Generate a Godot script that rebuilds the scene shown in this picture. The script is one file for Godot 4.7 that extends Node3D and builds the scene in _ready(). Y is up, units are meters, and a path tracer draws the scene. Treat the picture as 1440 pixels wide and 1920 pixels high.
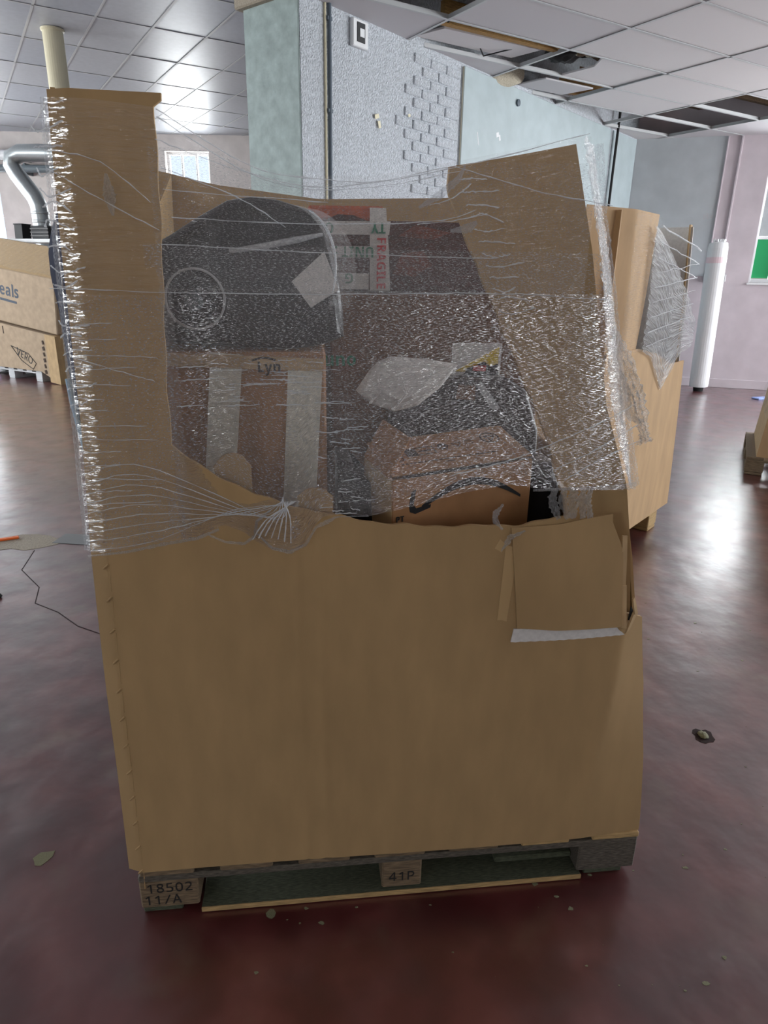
extends Node3D

const BOX_YAW := 0.12095          # the main pallet box stands turned by 6.93 degrees
const BOX_AT := Vector3(-0.547, 0.0, -1.153)
const WALL_YAW := 0.8867          # brick wall, 50.8 degrees
const FAR_YAW := -0.3015          # far wall, -17.27 degrees
const LOW := 3.13                 # height of the low tiled ceiling
const HIGH := 3.95                # height of the tiled ceiling in the hall
var M := {}
var org := Vector3.ZERO
var used := {}
var rng := RandomNumberGenerator.new()


# ---------------------------------------------------------------- helpers
func numbered(called: String) -> String:
	var n: int = used.get(called, 0)
	used[called] = n + 1
	return called if n == 0 else "%s_%03d" % [called, n]


func tag(o: Node3D, label: String, category := "", group := "", kind := "") -> Node3D:
	if label: o.set_meta("label", label)
	if category: o.set_meta("category", category)
	if group: o.set_meta("group", group)
	if kind: o.set_meta("kind", kind)
	return o


func thing(called: String, label: String, category: String, xf := Transform3D(), group := "") -> Node3D:
	var o := Node3D.new()
	o.name = numbered(called)
	o.transform = xf
	add_child(o, true)
	tag(o, label, category, group)
	org = Vector3.ZERO
	return o


func boxthing(called: String, label: String, category: String, u: float, v: float, w: float, group := "") -> Node3D:
	var bf := Transform3D(Basis(Vector3.UP, BOX_YAW), BOX_AT)
	var o := thing(called, label, category, bf * Transform3D(Basis(), Vector3(u, v, -w)), group)
	org = Vector3(u, v, w)
	return o


func P(u: float, v: float, w: float) -> Vector3:
	return Vector3(u - org.x, v - org.y, -(w - org.z))


func structure(called: String, xf := Transform3D()) -> Node3D:
	var o := Node3D.new()
	o.name = called
	o.transform = xf
	add_child(o, true)
	o.set_meta("kind", "structure")
	org = Vector3.ZERO
	return o


func begin() -> SurfaceTool:
	var st := SurfaceTool.new()
	st.begin(Mesh.PRIMITIVE_TRIANGLES)
	return st


func put(parent: Node3D, called: String, shape, mat: Material, label := "", kind := "", xf := Transform3D()) -> MeshInstance3D:
	var o := MeshInstance3D.new()
	o.name = called
	if shape is SurfaceTool:
		o.mesh = shape.commit()
	else:
		o.mesh = shape
	o.material_override = mat
	o.transform = xf
	parent.add_child(o, true)
	if label: o.set_meta("label", label)
	if kind: o.set_meta("kind", kind)
	return o


func tri(st: SurfaceTool, a: Vector3, b: Vector3, c: Vector3) -> void:   # counter-clockwise from outside
	var n := (b - a).cross(c - a).normalized()
	for p in [a, c, b]:
		st.set_normal(n)
		st.set_uv(Vector2(p.x, p.y))
		st.add_vertex(p)


func quad(st: SurfaceTool, a: Vector3, b: Vector3, c: Vector3, d: Vector3) -> void:
	tri(st, a, b, c)
	tri(st, a, c, d)


# a box with chamfered edges; b turns it
func bx(st: SurfaceTool, at: Vector3, size: Vector3, ch := 0.0, b := Basis()) -> void:
	var h := size * 0.5
	ch = minf(ch, minf(h.x, minf(h.y, h.z)) * 0.9)
	if ch <= 0.0:
		for ax in 3:
			for sg in [-1.0, 1.0]:
				var n := Vector3.ZERO
				n[ax] = sg
				var p := Vector3.ZERO
				p[(ax + 1) % 3] = 1.0
				var q := n.cross(p)
				var f = func(i, j): return at + b * ((n + p * i + q * j) * h)
				quad(st, f.call(-1, -1), f.call(1, -1), f.call(1, 1), f.call(-1, 1))
		return
	var corner = func(s: Vector3, ax: int) -> Vector3:
		var v := h - Vector3.ONE * ch
		v[ax] = h[ax]
		return at + b * (v * s)
	for ax in 3:
		var a1 := (ax + 1) % 3
		var a2 := (ax + 2) % 3
		for sg in [-1.0, 1.0]:
			var c := []
			for k in [[-1.0, -1.0], [1.0, -1.0], [1.0, 1.0], [-1.0, 1.0]]:
				var s := Vector3.ZERO
				s[ax] = sg
				s[a1] = k[0] * sg
				s[a2] = k[1]
				c.append(corner.call(s, ax))
			quad(st, c[0], c[1], c[2], c[3])
	for ax in 3:            # edges running along ax
		var a1 := (ax + 1) % 3
		var a2 := (ax + 2) % 3
		for k in [[-1.0, -1.0], [1.0, -1.0], [1.0, 1.0], [-1.0, 1.0]]:
			var lo := Vector3.ZERO
			lo[ax] = -1.0
			lo[a1] = k[0]
			lo[a2] = k[1]
			var hi := lo
			hi[ax] = 1.0
			var q := [corner.call(lo, a1), corner.call(hi, a1), corner.call(hi, a2), corner.call(lo, a2)]
			if k[0] * k[1] > 0.0:
				quad(st, q[3], q[2], q[1], q[0])
			else:
				quad(st, q[0], q[1], q[2], q[3])
	for sx in [-1.0, 1.0]:
		for sy in [-1.0, 1.0]:
			for sz in [-1.0, 1.0]:
				var s := Vector3(sx, sy, sz)
				var t := [corner.call(s, 0), corner.call(s, 1), corner.call(s, 2)]
				if sx * sy * sz > 0.0:
					tri(st, t[0], t[1], t[2])
				else:
					tri(st, t[0], t[2], t[1])


func box_mesh(size: Vector3, ch := 0.0, at := Vector3.ZERO, b := Basis()) -> ArrayMesh:
	var st := begin()
	bx(st, at, size, ch, b)
	return st.commit()


# a polygon in the plane x,y (b, at place it), thick along its -z
func prism(st: SurfaceTool, pts: PackedVector2Array, thick: float, at := Vector3.ZERO, b := Basis()) -> void:
	if Geometry2D.is_polygon_clockwise(pts):
		pts = pts.duplicate()
		pts.reverse()
	var idx := Geometry2D.triangulate_polygon(pts)
	var f = func(p: Vector2, z: float) -> Vector3: return at + b * Vector3(p.x, p.y, z)
	for i in range(0, idx.size(), 3):
		var a := pts[idx[i]]
		var c := pts[idx[i + 1]]
		var d := pts[idx[i + 2]]
		if (c - a).cross(d - a) < 0.0:
			var e := c
			c = d
			d = e
		tri(st, f.call(a, 0.0), f.call(c, 0.0), f.call(d, 0.0))
		tri(st, f.call(a, -thick), f.call(d, -thick), f.call(c, -thick))
	for i in pts.size():
		var p := pts[i]
		var q := pts[(i + 1) % pts.size()]
		quad(st, f.call(p, -thick), f.call(q, -thick), f.call(q, 0.0), f.call(p, 0.0))


func poly(a: Array) -> PackedVector2Array:
	var out := PackedVector2Array()
	for i in range(0, a.size(), 2):
		out.append(Vector2(a[i], a[i + 1]))
	return out


# a smooth tube along a path; radius a number or a list
func tube(st: SurfaceTool, path: Array, r, sides := 10) -> void:
	var n := path.size()
	var rings := []
	var norms := []
	var side := Vector3.ZERO
	for i in n:
		var t: Vector3 = (path[mini(i + 1, n - 1)] - path[maxi(i - 1, 0)]).normalized()
		if side == Vector3.ZERO:
			side = t.cross(Vector3.UP if absf(t.y) < 0.9 else Vector3.RIGHT).normalized()
		side = (side - t * side.dot(t)).normalized()
		var up := t.cross(side)
		var ring := []
		var nn := []
		for k in sides + 1:
			var a := TAU * k / sides
			var d := side * cos(a) + up * sin(a)
			var rad: float = r[i] if r is Array else r
			ring.append(path[i] + d * rad)
			nn.append(d)
		rings.append(ring)
		norms.append(nn)
	for i in n - 1:
		for k in sides:
			var v := [[i, k], [i, k + 1], [i + 1, k + 1], [i + 1, k]]
			for q in [[0, 2, 1], [0, 3, 2]]:
				for e in q:
					var w: Array = v[e]
					st.set_normal(norms[w[0]][w[1]])
					st.set_uv(Vector2(float(w[1]) / sides, w[0]))
					st.add_vertex(rings[w[0]][w[1]])
	for end in [0, n - 1]:
		var c: Vector3 = path[end]
		for k in sides:
			if end == 0:
				tri(st, c, rings[end][k + 1], rings[end][k])
			else:
				tri(st, c, rings[end][k], rings[end][k + 1])


# a lathed profile [r, y, r, y ...] round the y axis, placed by xf
func lathe(st: SurfaceTool, prof: Array, xf := Transform3D(), sides := 32) -> void:
	var n := prof.size() / 2
	for i in n - 1:
		var r0: float = prof[i * 2]
		var y0: float = prof[i * 2 + 1]
		var r1: float = prof[i * 2 + 2]
		var y1: float = prof[i * 2 + 3]
		for k in sides:
			var a := TAU * k / sides
			var b := TAU * (k + 1) / sides
			var p := Vector3(cos(a) * r0, y0, -sin(a) * r0)
			var q := Vector3(cos(b) * r0, y0, -sin(b) * r0)
			var s := Vector3(cos(b) * r1, y1, -sin(b) * r1)
			var t := Vector3(cos(a) * r1, y1, -sin(a) * r1)
			if r0 > 0.0: tri(st, xf * p, xf * q, xf * s)
			if r1 > 0.0: tri(st, xf * p, xf * s, xf * t)


# a surface f(s, t) of s, t in 0..1 (s to the right, t up, seen from its front), given a back and edges when thick > 0
func sheet(st: SurfaceTool, f: Callable, ns: int, nt: int, thick := 0.0, uv := Vector2.ONE) -> void:
	var pos := []
	var nor := []
	for j in nt + 1:
		var row := []
		for i in ns + 1:
			row.append(f.call(float(i) / ns, float(j) / nt))
		pos.append(row)
	for j in nt + 1:
		var row := []
		for i in ns + 1:
			var du: Vector3 = pos[j][mini(i + 1, ns)] - pos[j][maxi(i - 1, 0)]
			var dv: Vector3 = pos[mini(j + 1, nt)][i] - pos[maxi(j - 1, 0)][i]
			row.append(du.cross(dv).normalized())
		nor.append(row)
	for face in (2 if thick > 0.0 else 1):
		for j in nt:
			for i in ns:
				var v := [[i, j], [i + 1, j], [i + 1, j + 1], [i, j + 1]]
				for q in ([[0, 2, 1], [0, 3, 2]] if face == 0 else [[0, 1, 2], [0, 2, 3]]):
					for e in q:
						var w: Array = v[e]
						var n: Vector3 = nor[w[1]][w[0]]
						st.set_normal(n if face == 0 else -n)
						st.set_uv(Vector2(float(w[0]) / ns * uv.x, float(w[1]) / nt * uv.y))
						st.add_vertex(pos[w[1]][w[0]] - n * thick * face)
	if thick > 0.0:
		for i in ns:
			for j in [0, nt]:
				var a: Vector3 = pos[j][i]
				var b: Vector3 = pos[j][i + 1]
				var c: Vector3 = b - nor[j][i + 1] * thick
				var d: Vector3 = a - nor[j][i] * thick
				if j == 0: quad(st, d, c, b, a)
				else: quad(st, a, b, c, d)
		for j in nt:
			for i in [0, ns]:
				var a: Vector3 = pos[j][i]
				var b: Vector3 = pos[j + 1][i]
				var c: Vector3 = b - nor[j + 1][i] * thick
				var d: Vector3 = a - nor[j][i] * thick
				if i == 0: quad(st, a, b, c, d)
				else: quad(st, d, c, b, a)


# piecewise linear: t = [x, y, x, y ...] with rising x
func pl(t: Array, x: float) -> float:
	if x <= t[0]: return t[1]
	for i in range(2, t.size(), 2):
		if x <= t[i]:
			return lerpf(t[i - 1], t[i + 1], (x - t[i - 2]) / (t[i] - t[i - 2]))
	return t[t.size() - 1]


func writing(parent: Node3D, called: String, what: String, height: float, mat: Material, xf: Transform3D, font := "Droid Sans", bold := true, depth := 0.0012) -> MeshInstance3D:
	var t := TextMesh.new()
	var f := SystemFont.new()
	f.font_names = PackedStringArray([font])
	f.font_weight = 700 if bold else 400
	t.font = f
	t.font_size = 48
	t.pixel_size = height / 35.0
	t.depth = depth
	t.curve_step = 2.0
	t.text = what
	return put(parent, called, t, mat, "", "", xf)


# ---------------------------------------------------------------- materials
func noise(freq: float, ramp: Array, sd := 1, size := 512, octaves := 4, kind := FastNoiseLite.TYPE_SIMPLEX_SMOOTH) -> NoiseTexture2D:
	var n := FastNoiseLite.new()
	n.seed = sd
	n.noise_type = kind
	n.frequency = freq
	n.fractal_octaves = octaves
	var t := NoiseTexture2D.new()
	t.width = size
	t.height = size
	t.seamless = true
	t.noise = n
	if ramp.size():
		var g := Gradient.new()
		var off := PackedFloat32Array()
		var col := PackedColorArray()
		for i in range(0, ramp.size(), 2):
			off.append(ramp[i])
			col.append(ramp[i + 1])
		g.offsets = off
		g.colors = col
		t.color_ramp = g
	return t


func bumps(freq: float, strength: float, sd := 1, size := 512, octaves := 4) -> NoiseTexture2D:
	var t := noise(freq, [], sd, size, octaves)
	t.as_normal_map = true
	t.bump_strength = strength
	return t


func mat(c: Color, rough := 0.8, metal := 0.0, spec := 0.5) -> StandardMaterial3D:
	var m := StandardMaterial3D.new()
	m.albedo_color = c
	m.roughness = rough
	m.metallic = metal
	m.metallic_specular = spec
	return m


func grained(c: Color, rough: float, lo: float, freq: float, scale: Vector3, sd := 1, relief := 0.0, world := false) -> StandardMaterial3D:
	var m := mat(c, rough)
	m.albedo_texture = noise(freq, [0.0, Color(lo, lo, lo), 1.0, Color.WHITE], sd)
	m.uv1_triplanar = true
	m.uv1_world_triplanar = world
	m.uv1_scale = scale
	if relief > 0.0:
		m.heightmap_enabled = true
		m.heightmap_texture = noise(freq * 2.0, [], sd + 7)
		m.heightmap_scale = relief
	return m


func rgb(r: int, g: int, b: int) -> Color:
	return Color8(r, g, b)


func make_materials() -> void:
	M.card = grained(rgb(174, 144, 101), 0.82, 0.93, 0.012, Vector3(2.2, 0.7, 2.2), 3)
	M.card_edge = grained(rgb(150, 116, 76), 0.9, 0.7, 0.05, Vector3(12, 12, 12), 4)
	M.card_pale = grained(rgb(196, 166, 124), 0.8, 0.88, 0.015, Vector3(2, 1, 2), 5)
	M.card_red = grained(rgb(172, 126, 84), 0.75, 0.85, 0.015, Vector3(2, 1, 2), 6)
	M.card_orange = grained(rgb(192, 158, 116), 0.8, 0.9, 0.01, Vector3(2, 0.5, 2), 8)
	M.card_brown = grained(rgb(128, 92, 66), 0.7, 0.75, 0.03, Vector3(3, 6, 3), 9)
	M.card_dull = grained(rgb(182, 160, 134), 0.85, 0.88, 0.012, Vector3(1.2, 1.2, 1.2), 10)
	M.score = mat(rgb(158, 130, 90), 0.85)
	M.tape = mat(rgb(186, 157, 112), 0.4)
	M.white_paper = grained(rgb(224, 222, 218), 0.8, 0.9, 0.02, Vector3(6, 6, 6), 11)
	M.foam = grained(rgb(226, 222, 205), 0.7, 0.9, 0.02, Vector3(6, 6, 6), 12)
	M.black = mat(rgb(20, 20, 24), 0.32)
	M.black_dull = mat(rgb(26, 26, 30), 0.6)
	M.charcoal = grained(rgb(58, 52, 54), 0.45, 0.7, 0.03, Vector3(4, 10, 4), 13)
	M.ink = mat(rgb(30, 30, 32), 0.7)
	M.ink_brown = mat(rgb(60, 42, 30), 0.8)
	M.green_ink = mat(rgb(22, 120, 88), 0.7)
	M.red_ink = mat(rgb(196, 40, 48), 0.7)
	M.yellow = mat(rgb(226, 196, 40), 0.6)
	M.orange = grained(rgb(204, 96, 50), 0.6, 0.8, 0.02, Vector3(4, 4, 4), 14)
	M.rust_red = grained(rgb(134, 62, 38), 0.5, 0.6, 0.02, Vector3(3, 8, 3), 61)
	M.maroon = grained(rgb(92, 44, 34), 0.5, 0.6, 0.02, Vector3(3, 8, 3), 15)
	M.navy = mat(rgb(50, 58, 84), 0.7)
	M.sky_blue = mat(rgb(150, 180, 205), 0.6)
	M.wood = grained(rgb(150, 128, 100), 0.85, 0.55, 0.03, Vector3(1.2, 14, 14), 16, 0.08)
	M.wood_pale = grained(rgb(206, 172, 118), 0.8, 0.7, 0.03, Vector3(1.2, 14, 14), 17)
	M.wood_grey = grained(rgb(120, 112, 100), 0.9, 0.5, 0.04, Vector3(2, 16, 16), 18, 0.08)
	M.wood_green = grained(rgb(100, 106, 84), 0.9, 0.55, 0.04, Vector3(2, 16, 16), 19, 0.08)
	M.timber = grained(rgb(214, 166, 98), 0.85, 0.5, 0.03, Vector3(1, 8, 8), 20)
	M.timber_dark = grained(rgb(140, 112, 86), 0.9, 0.5, 0.03, Vector3(2, 5, 2), 21)
	M.insulation = grained(rgb(232, 222, 200), 0.95, 0.6, 0.03, Vector3(5, 5, 5), 22, 0.5)
	M.void_black = mat(rgb(26, 26, 28), 0.8)
	M.grid = mat(rgb(196, 198, 200), 0.5)
	M.grid_dark = mat(rgb(96, 106, 112), 0.5)
	M.tile = grained(rgb(226, 222, 224), 0.85, 0.92, 0.2, Vector3(3, 3, 3), 23)
	M.tile_b = grained(rgb(214, 211, 215), 0.85, 0.9, 0.2, Vector3(3, 3, 3), 24)
	M.tile_gloss = grained(rgb(188, 192, 200), 0.42, 0.95, 0.02, Vector3(1, 1, 1), 25)
	M.tile_gloss_b = grained(rgb(178, 184, 195), 0.4, 0.95, 0.02, Vector3(1, 1, 1), 26)
	M.paint_rough = grained(rgb(206, 212, 220), 0.6, 0.85, 0.02, Vector3(2.5, 2.5, 2.5), 27, 1.0)
	M.paint_smooth = grained(rgb(174, 188, 192), 0.55, 0.94, 0.01, Vector3(0.7, 0.7, 0.7), 28)
	M.paint_green = grained(rgb(172, 190, 188), 0.6, 0.82, 0.012, Vector3(1.2, 1.2, 1.2), 29, 0.2)
	M.paint_grey = grained(rgb(188, 194, 198), 0.6, 0.93, 0.01, Vector3(0.5, 0.5, 0.5), 30)
	M.paint_pink = grained(rgb(206, 196, 202), 0.6, 0.93, 0.01, Vector3(0.5, 0.5, 0.5), 31)
	M.hall_wall = grained(rgb(214, 206, 202), 0.7, 0.92, 0.01, Vector3(0.5, 0.5, 0.5), 32)
	M.plaster = mat(rgb(196, 196, 196), 0.8)
	M.roof = grained(rgb(104, 84, 70), 0.9, 0.6, 0.02, Vector3(0.5, 0.5, 0.5), 34)
	M.batten = mat(rgb(150, 146, 132), 0.8)
	M.rust = mat(rgb(170, 142, 92), 0.8)
	M.white = mat(rgb(228, 230, 232), 0.4)
	M.cream = mat(rgb(222, 214, 184), 0.45)
	M.galv = grained(rgb(176, 182, 184), 0.32, 0.85, 0.05, Vector3(3, 3, 3), 35)
	M.galv.metallic = 0.7
	M.pipe_dark = mat(rgb(80, 92, 104), 0.5)
	M.green_pane = mat(rgb(40, 160, 100), 0.3)
	M.green_pane.backlight_enabled = true
	M.green_pane.backlight = Color(0.0018, 0.05, 0.0165).linear_to_srgb()
	M.glass = mat(Color(0.9, 0.95, 1.0, 0.05), 0.02)
	M.glass.transparency = BaseMaterial3D.TRANSPARENCY_ALPHA
	M.purple = mat(rgb(196, 160, 210), 0.6)
	# floor paint: red, worn to grey green in places, wavy and shiny
	var f := mat(Color.WHITE, 1.0, 0.0, 0.95)
	f.clearcoat_enabled = true
	f.clearcoat = 1.0
	f.clearcoat_roughness = 0.26
	f.albedo_texture = noise(0.012, [0.0, rgb(58, 20, 22), 0.45, rgb(76, 28, 30), 0.7, rgb(92, 42, 42), 1.0, rgb(112, 64, 60)], 41, 1024, 6)
	f.uv1_scale = Vector3(0.25, 0.25, 0.25)
	f.detail_enabled = true
	f.detail_blend_mode = BaseMaterial3D.BLEND_MODE_MIX
	f.detail_albedo = noise(0.02, [0.0, rgb(84, 66, 58), 1.0, rgb(112, 96, 78)], 42, 512, 4)
	f.detail_mask = noise(0.012, [0.0, Color.BLACK, 0.66, Color.BLACK, 0.85, Color(0.3, 0.3, 0.3), 1.0, Color(0.6, 0.6, 0.6)], 43, 1024, 8)
	f.roughness_texture = noise(0.02, [0.0, Color(0.27, 0.27, 0.27), 0.6, Color(0.36, 0.36, 0.36), 1.0, Color(0.5, 0.5, 0.5)], 44, 1024, 5)
	f.heightmap_enabled = true
	f.heightmap_texture = noise(0.012, [], 45, 1024, 5)
	f.heightmap_scale = 0.45
	M.floor = f
	M.flake = grained(rgb(150, 150, 118), 0.8, 0.6, 0.05, Vector3(20, 20, 20), 46)
	M.concrete = grained(rgb(186, 174, 154), 0.6, 0.75, 0.03, Vector3(5, 5, 5), 47, 0.2)
	M.steel_plate = mat(rgb(120, 124, 126), 0.4)
	M.crack = mat(rgb(40, 22, 22), 0.9)
	# stretch film: a clear shiny sheet full of fine creases that run along it, and a milky one where it lies doubled
	var c := mat(Color(1, 1, 1, 0.03), 0.16, 0.0, 0.62)
	c.transparency = BaseMaterial3D.TRANSPARENCY_ALPHA
	c.cull_mode = BaseMaterial3D.CULL_DISABLED
	c.normal_enabled = true
	c.normal_texture = bumps(0.02, 24.0, 51, 512, 5)
	c.normal_scale = 1.0
	c.uv1_scale = Vector3(0.8, 12.0, 1.0)
	M.film = c
	var d: StandardMaterial3D = c.duplicate()
	d.normal_texture = bumps(0.05, 40.0, 52, 512, 4)
	d.uv1_scale = Vector3(1.6, 12.0, 1.0)
	d.roughness = 0.2
	M.film_dense = d
	M.milk = milky(0.2, 53, 0.02, Vector3(1.5, 14.0, 1.0), 0.45)
	M.milk_dense = milky(0.25, 54, 0.05, Vector3(2.5, 12.0, 1.0), 0.35)
	M.milk_white = milky(0.85, 55, 0.03, Vector3(4.0, 4.0, 1.0), 0.2)
	M.milk_streak = milky(0.95, 58, 0.02, Vector3(0.4, 10.0, 1.0), 0.15)
	M.glint_fleck = milky(0.8, 59, 0.05, Vector3(5.0, 12.0, 1.0), 0.3)
	M.glint_fleck.albedo_texture = noise(0.05, [0.0, Color(1, 1, 1, 0.06), 0.5, Color(1, 1, 1, 0.1), 0.66, Color(1, 1, 1, 0.16), 0.74, Color(1, 1, 1, 0.6), 1.0, Color(1, 1, 1, 1)], 59, 512, 5)  # white flecks painted in for glints, and for creases whitened in the film
	M.glint_fleck_soft = milky(0.45, 60, 0.05, Vector3(6.0, 9.0, 1.0), 0.3)
	M.glint_fleck_soft.albedo_texture = noise(0.05, [0.0, Color(1, 1, 1, 0.04), 0.6, Color(1, 1, 1, 0.12), 0.72, Color(1, 1, 1, 0.7), 1.0, Color(1, 1, 1, 1)], 60, 512, 5)  # softer painted flecks for the same glints and whitened creases
	M.shred = milky(0.9, 57, 0.04, Vector3(3.0, 3.0, 1.0), 0.05)
	var fold := mat(Color(0.95, 0.96, 0.97, 0.75), 0.18, 0.0, 0.7)
	fold.transparency = BaseMaterial3D.TRANSPARENCY_ALPHA
	fold.albedo_texture = noise(0.02, [0.0, Color(1, 1, 1, 0.35), 1.0, Color(1, 1, 1, 1)], 56, 256, 3)
	M.fold = fold
	for k in [M.fold, M.shred, M.milk_white, M.milk_streak]:      # light shines through the bunched film
		k.backlight_enabled = true
		k.backlight = Color(0.8, 0.82, 0.84)


func milky(a: float, sd: int, freq: float, scale: Vector3, from: float) -> StandardMaterial3D:
	var m := mat(Color(0.94, 0.95, 0.96, a), 0.28, 0.0, 0.6)
	m.transparency = BaseMaterial3D.TRANSPARENCY_ALPHA
	m.cull_mode = BaseMaterial3D.CULL_DISABLED
	m.albedo_texture = noise(freq, [0.0, Color(1, 1, 1, 0.05), from, Color(1, 1, 1, 0.1), 0.75, Color(1, 1, 1, 0.6), 1.0, Color(1, 1, 1, 1)], sd, 512, 5)
	m.uv1_scale = scale
	m.normal_enabled = true
	m.normal_texture = bumps(freq, 30.0, sd + 20, 512, 4)
	return m


# ---------------------------------------------------------------- main
func _ready() -> void:
	rng.seed = 7
	var cam := Camera3D.new()
	cam.name = "camera"
	cam.keep_aspect = Camera3D.KEEP_HEIGHT
	cam.fov = rad_to_deg(2.0 * atan(960.0 / 1260.0))
	cam.near = 0.05
	cam.far = 100.0
	cam.transform = Transform3D(Basis(Vector3.RIGHT, deg_to_rad(-19.5)) * Basis(Vector3.BACK, deg_to_rad(1.0)), Vector3(0, 1.42, 0))
	add_child(cam)
	cam.current = true
	var env := Environment.new()
	var sky := Sky.new()
	var sm := ProceduralSkyMaterial.new()
	sm.sky_top_color = Color(0.72, 0.82, 0.95)
	sm.sky_horizon_color = Color(0.9, 0.94, 1.0)
	sm.ground_bottom_color = Color(0.8, 0.78, 0.74)
	sm.ground_horizon_color = Color(0.85, 0.85, 0.82)
	sm.sun_angle_max = 0.0
	sky.sky_material = sm
	env.background_mode = Environment.BG_SKY
	env.sky = sky
	env.background_energy_multiplier = 1.4
	env.tonemap_mode = Environment.TONE_MAPPER_LINEAR
	env.tonemap_exposure = 1.0
	env.sdfgi_enabled = true
	env.ssao_enabled = true
	env.ssil_enabled = true
	var we := WorldEnvironment.new()
	we.name = "world"
	we.environment = env
	add_child(we)
	make_materials()
	# an added warm lamp, unseen behind the camera, to put glints on the film
	var lamp := thing("added_lamp", "added warm tube lamp, unseen behind the camera, for glints on the film", "lamp", Transform3D(Basis(), Vector3(0.7, 2.98, 1.5)))
	put(lamp, "housing", box_mesh(Vector3(1.6, 0.05, 0.1), 0.006, Vector3(0, 0.06, 0)), M.white)
	var tm := mat(rgb(255, 236, 200), 0.5)
	tm.emission_enabled = true
	tm.emission = Color(1.0, 0.82, 0.55)
	tm.emission_energy_multiplier = 1.0
	put(lamp, "tube", box_mesh(Vector3(1.5, 0.03, 0.04), 0.012, Vector3(0, 0.015, 0)), tm)
	var al := AreaLight3D.new()
	al.name = "added_light"
	al.area_size = Vector2(1.5, 0.06)
	al.light_color = Color(1.0, 0.82, 0.5)
	al.light_energy = 0.14
	al.shadow_enabled = true
	al.transform = Transform3D(Basis(Vector3.RIGHT, -PI / 2 + 0.5), Vector3(0.7, 2.96, 1.5))
	add_child(al)
	build_shell()
	build_ceilings()
	build_wall_details()
	build_box()
	build_pallet()
	build_contents()
	build_wrap()
	build_second_box()
	build_far_things()
	build_left_things()
	build_floor_marks()


# ---------------------------------------------------------------- the rooms
# a wall along local x from 0 to len, front face at z = 0, with rectangular openings [x0, x1, y0, y1]
func holed(st: SurfaceTool, x0: float, x1: float, y1: float, thick: float, holes: Array) -> void:
	var xs := [x0, x1]
	for h in holes:
		xs.append(h[0])
		xs.append(h[1])
	xs.sort()
	for i in xs.size() - 1:
		var a: float = xs[i]
		var b: float = xs[i + 1]
		if b - a < 0.001: continue
		var ys := [[0.0, y1]]
		for h in holes:
			if h[0] < a + 0.001 and h[1] > b - 0.001:
				ys = [[0.0, h[2]], [h[3], y1]]
		for s in ys:
			bx(st, Vector3((a + b) / 2, (s[0] + s[1]) / 2, -thick / 2), Vector3(b - a, s[1] - s[0], thick))


func window_in(n: int, base: Transform3D, h: Array, thick: float, cols: int, rows: Array) -> Node3D:
	var o := structure("window_%d" % n, base * Transform3D(Basis(), Vector3(h[0], h[2], 0)))
	var w: float = h[1] - h[0]
	var t: float = h[3] - h[2]
	var z := -thick * 0.6
	var st := begin()
	for x in [0.025, w - 0.025]:
		bx(st, Vector3(x, t / 2, z), Vector3(0.05, t, 0.06), 0.004)
	for y in [0.025, t - 0.025]:
		bx(st, Vector3(w / 2, y, z), Vector3(w - 0.1, 0.05, 0.06), 0.004)
	put(o, "window_frame", st, M.white)
	for i in range(1, cols):
		put(o, "mullion", box_mesh(Vector3(0.035, t - 0.1, 0.05), 0.003, Vector3(w * i / cols, t / 2, z)), M.white)
	for y in rows:
		put(o, "transom", box_mesh(Vector3(w - 0.1, 0.035, 0.045), 0.003, Vector3(w / 2, t * y, z)), M.white)
	var day := AreaLight3D.new()      # daylight that comes in by this window
	day.name = "window_daylight"
	day.area_size = Vector2(w, t)
	day.light_color = Color(0.955, 0.975, 0.985)
	day.light_energy = 19.5 * w * t / PI
	day.light_size = 0.5
	day.shadow_enabled = true
	day.transform = Transform3D(Basis(Vector3.UP, PI), Vector3(w / 2, t / 2, -thick - 0.01))
	o.add_child(day, true)
	put(o, "window_sill", box_mesh(Vector3(w + 0.04, 0.025, thick * 0.6 + 0.03), 0.004, Vector3(w / 2, -0.0125, z / 2 + 0.01)), M.white)
	return o


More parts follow.
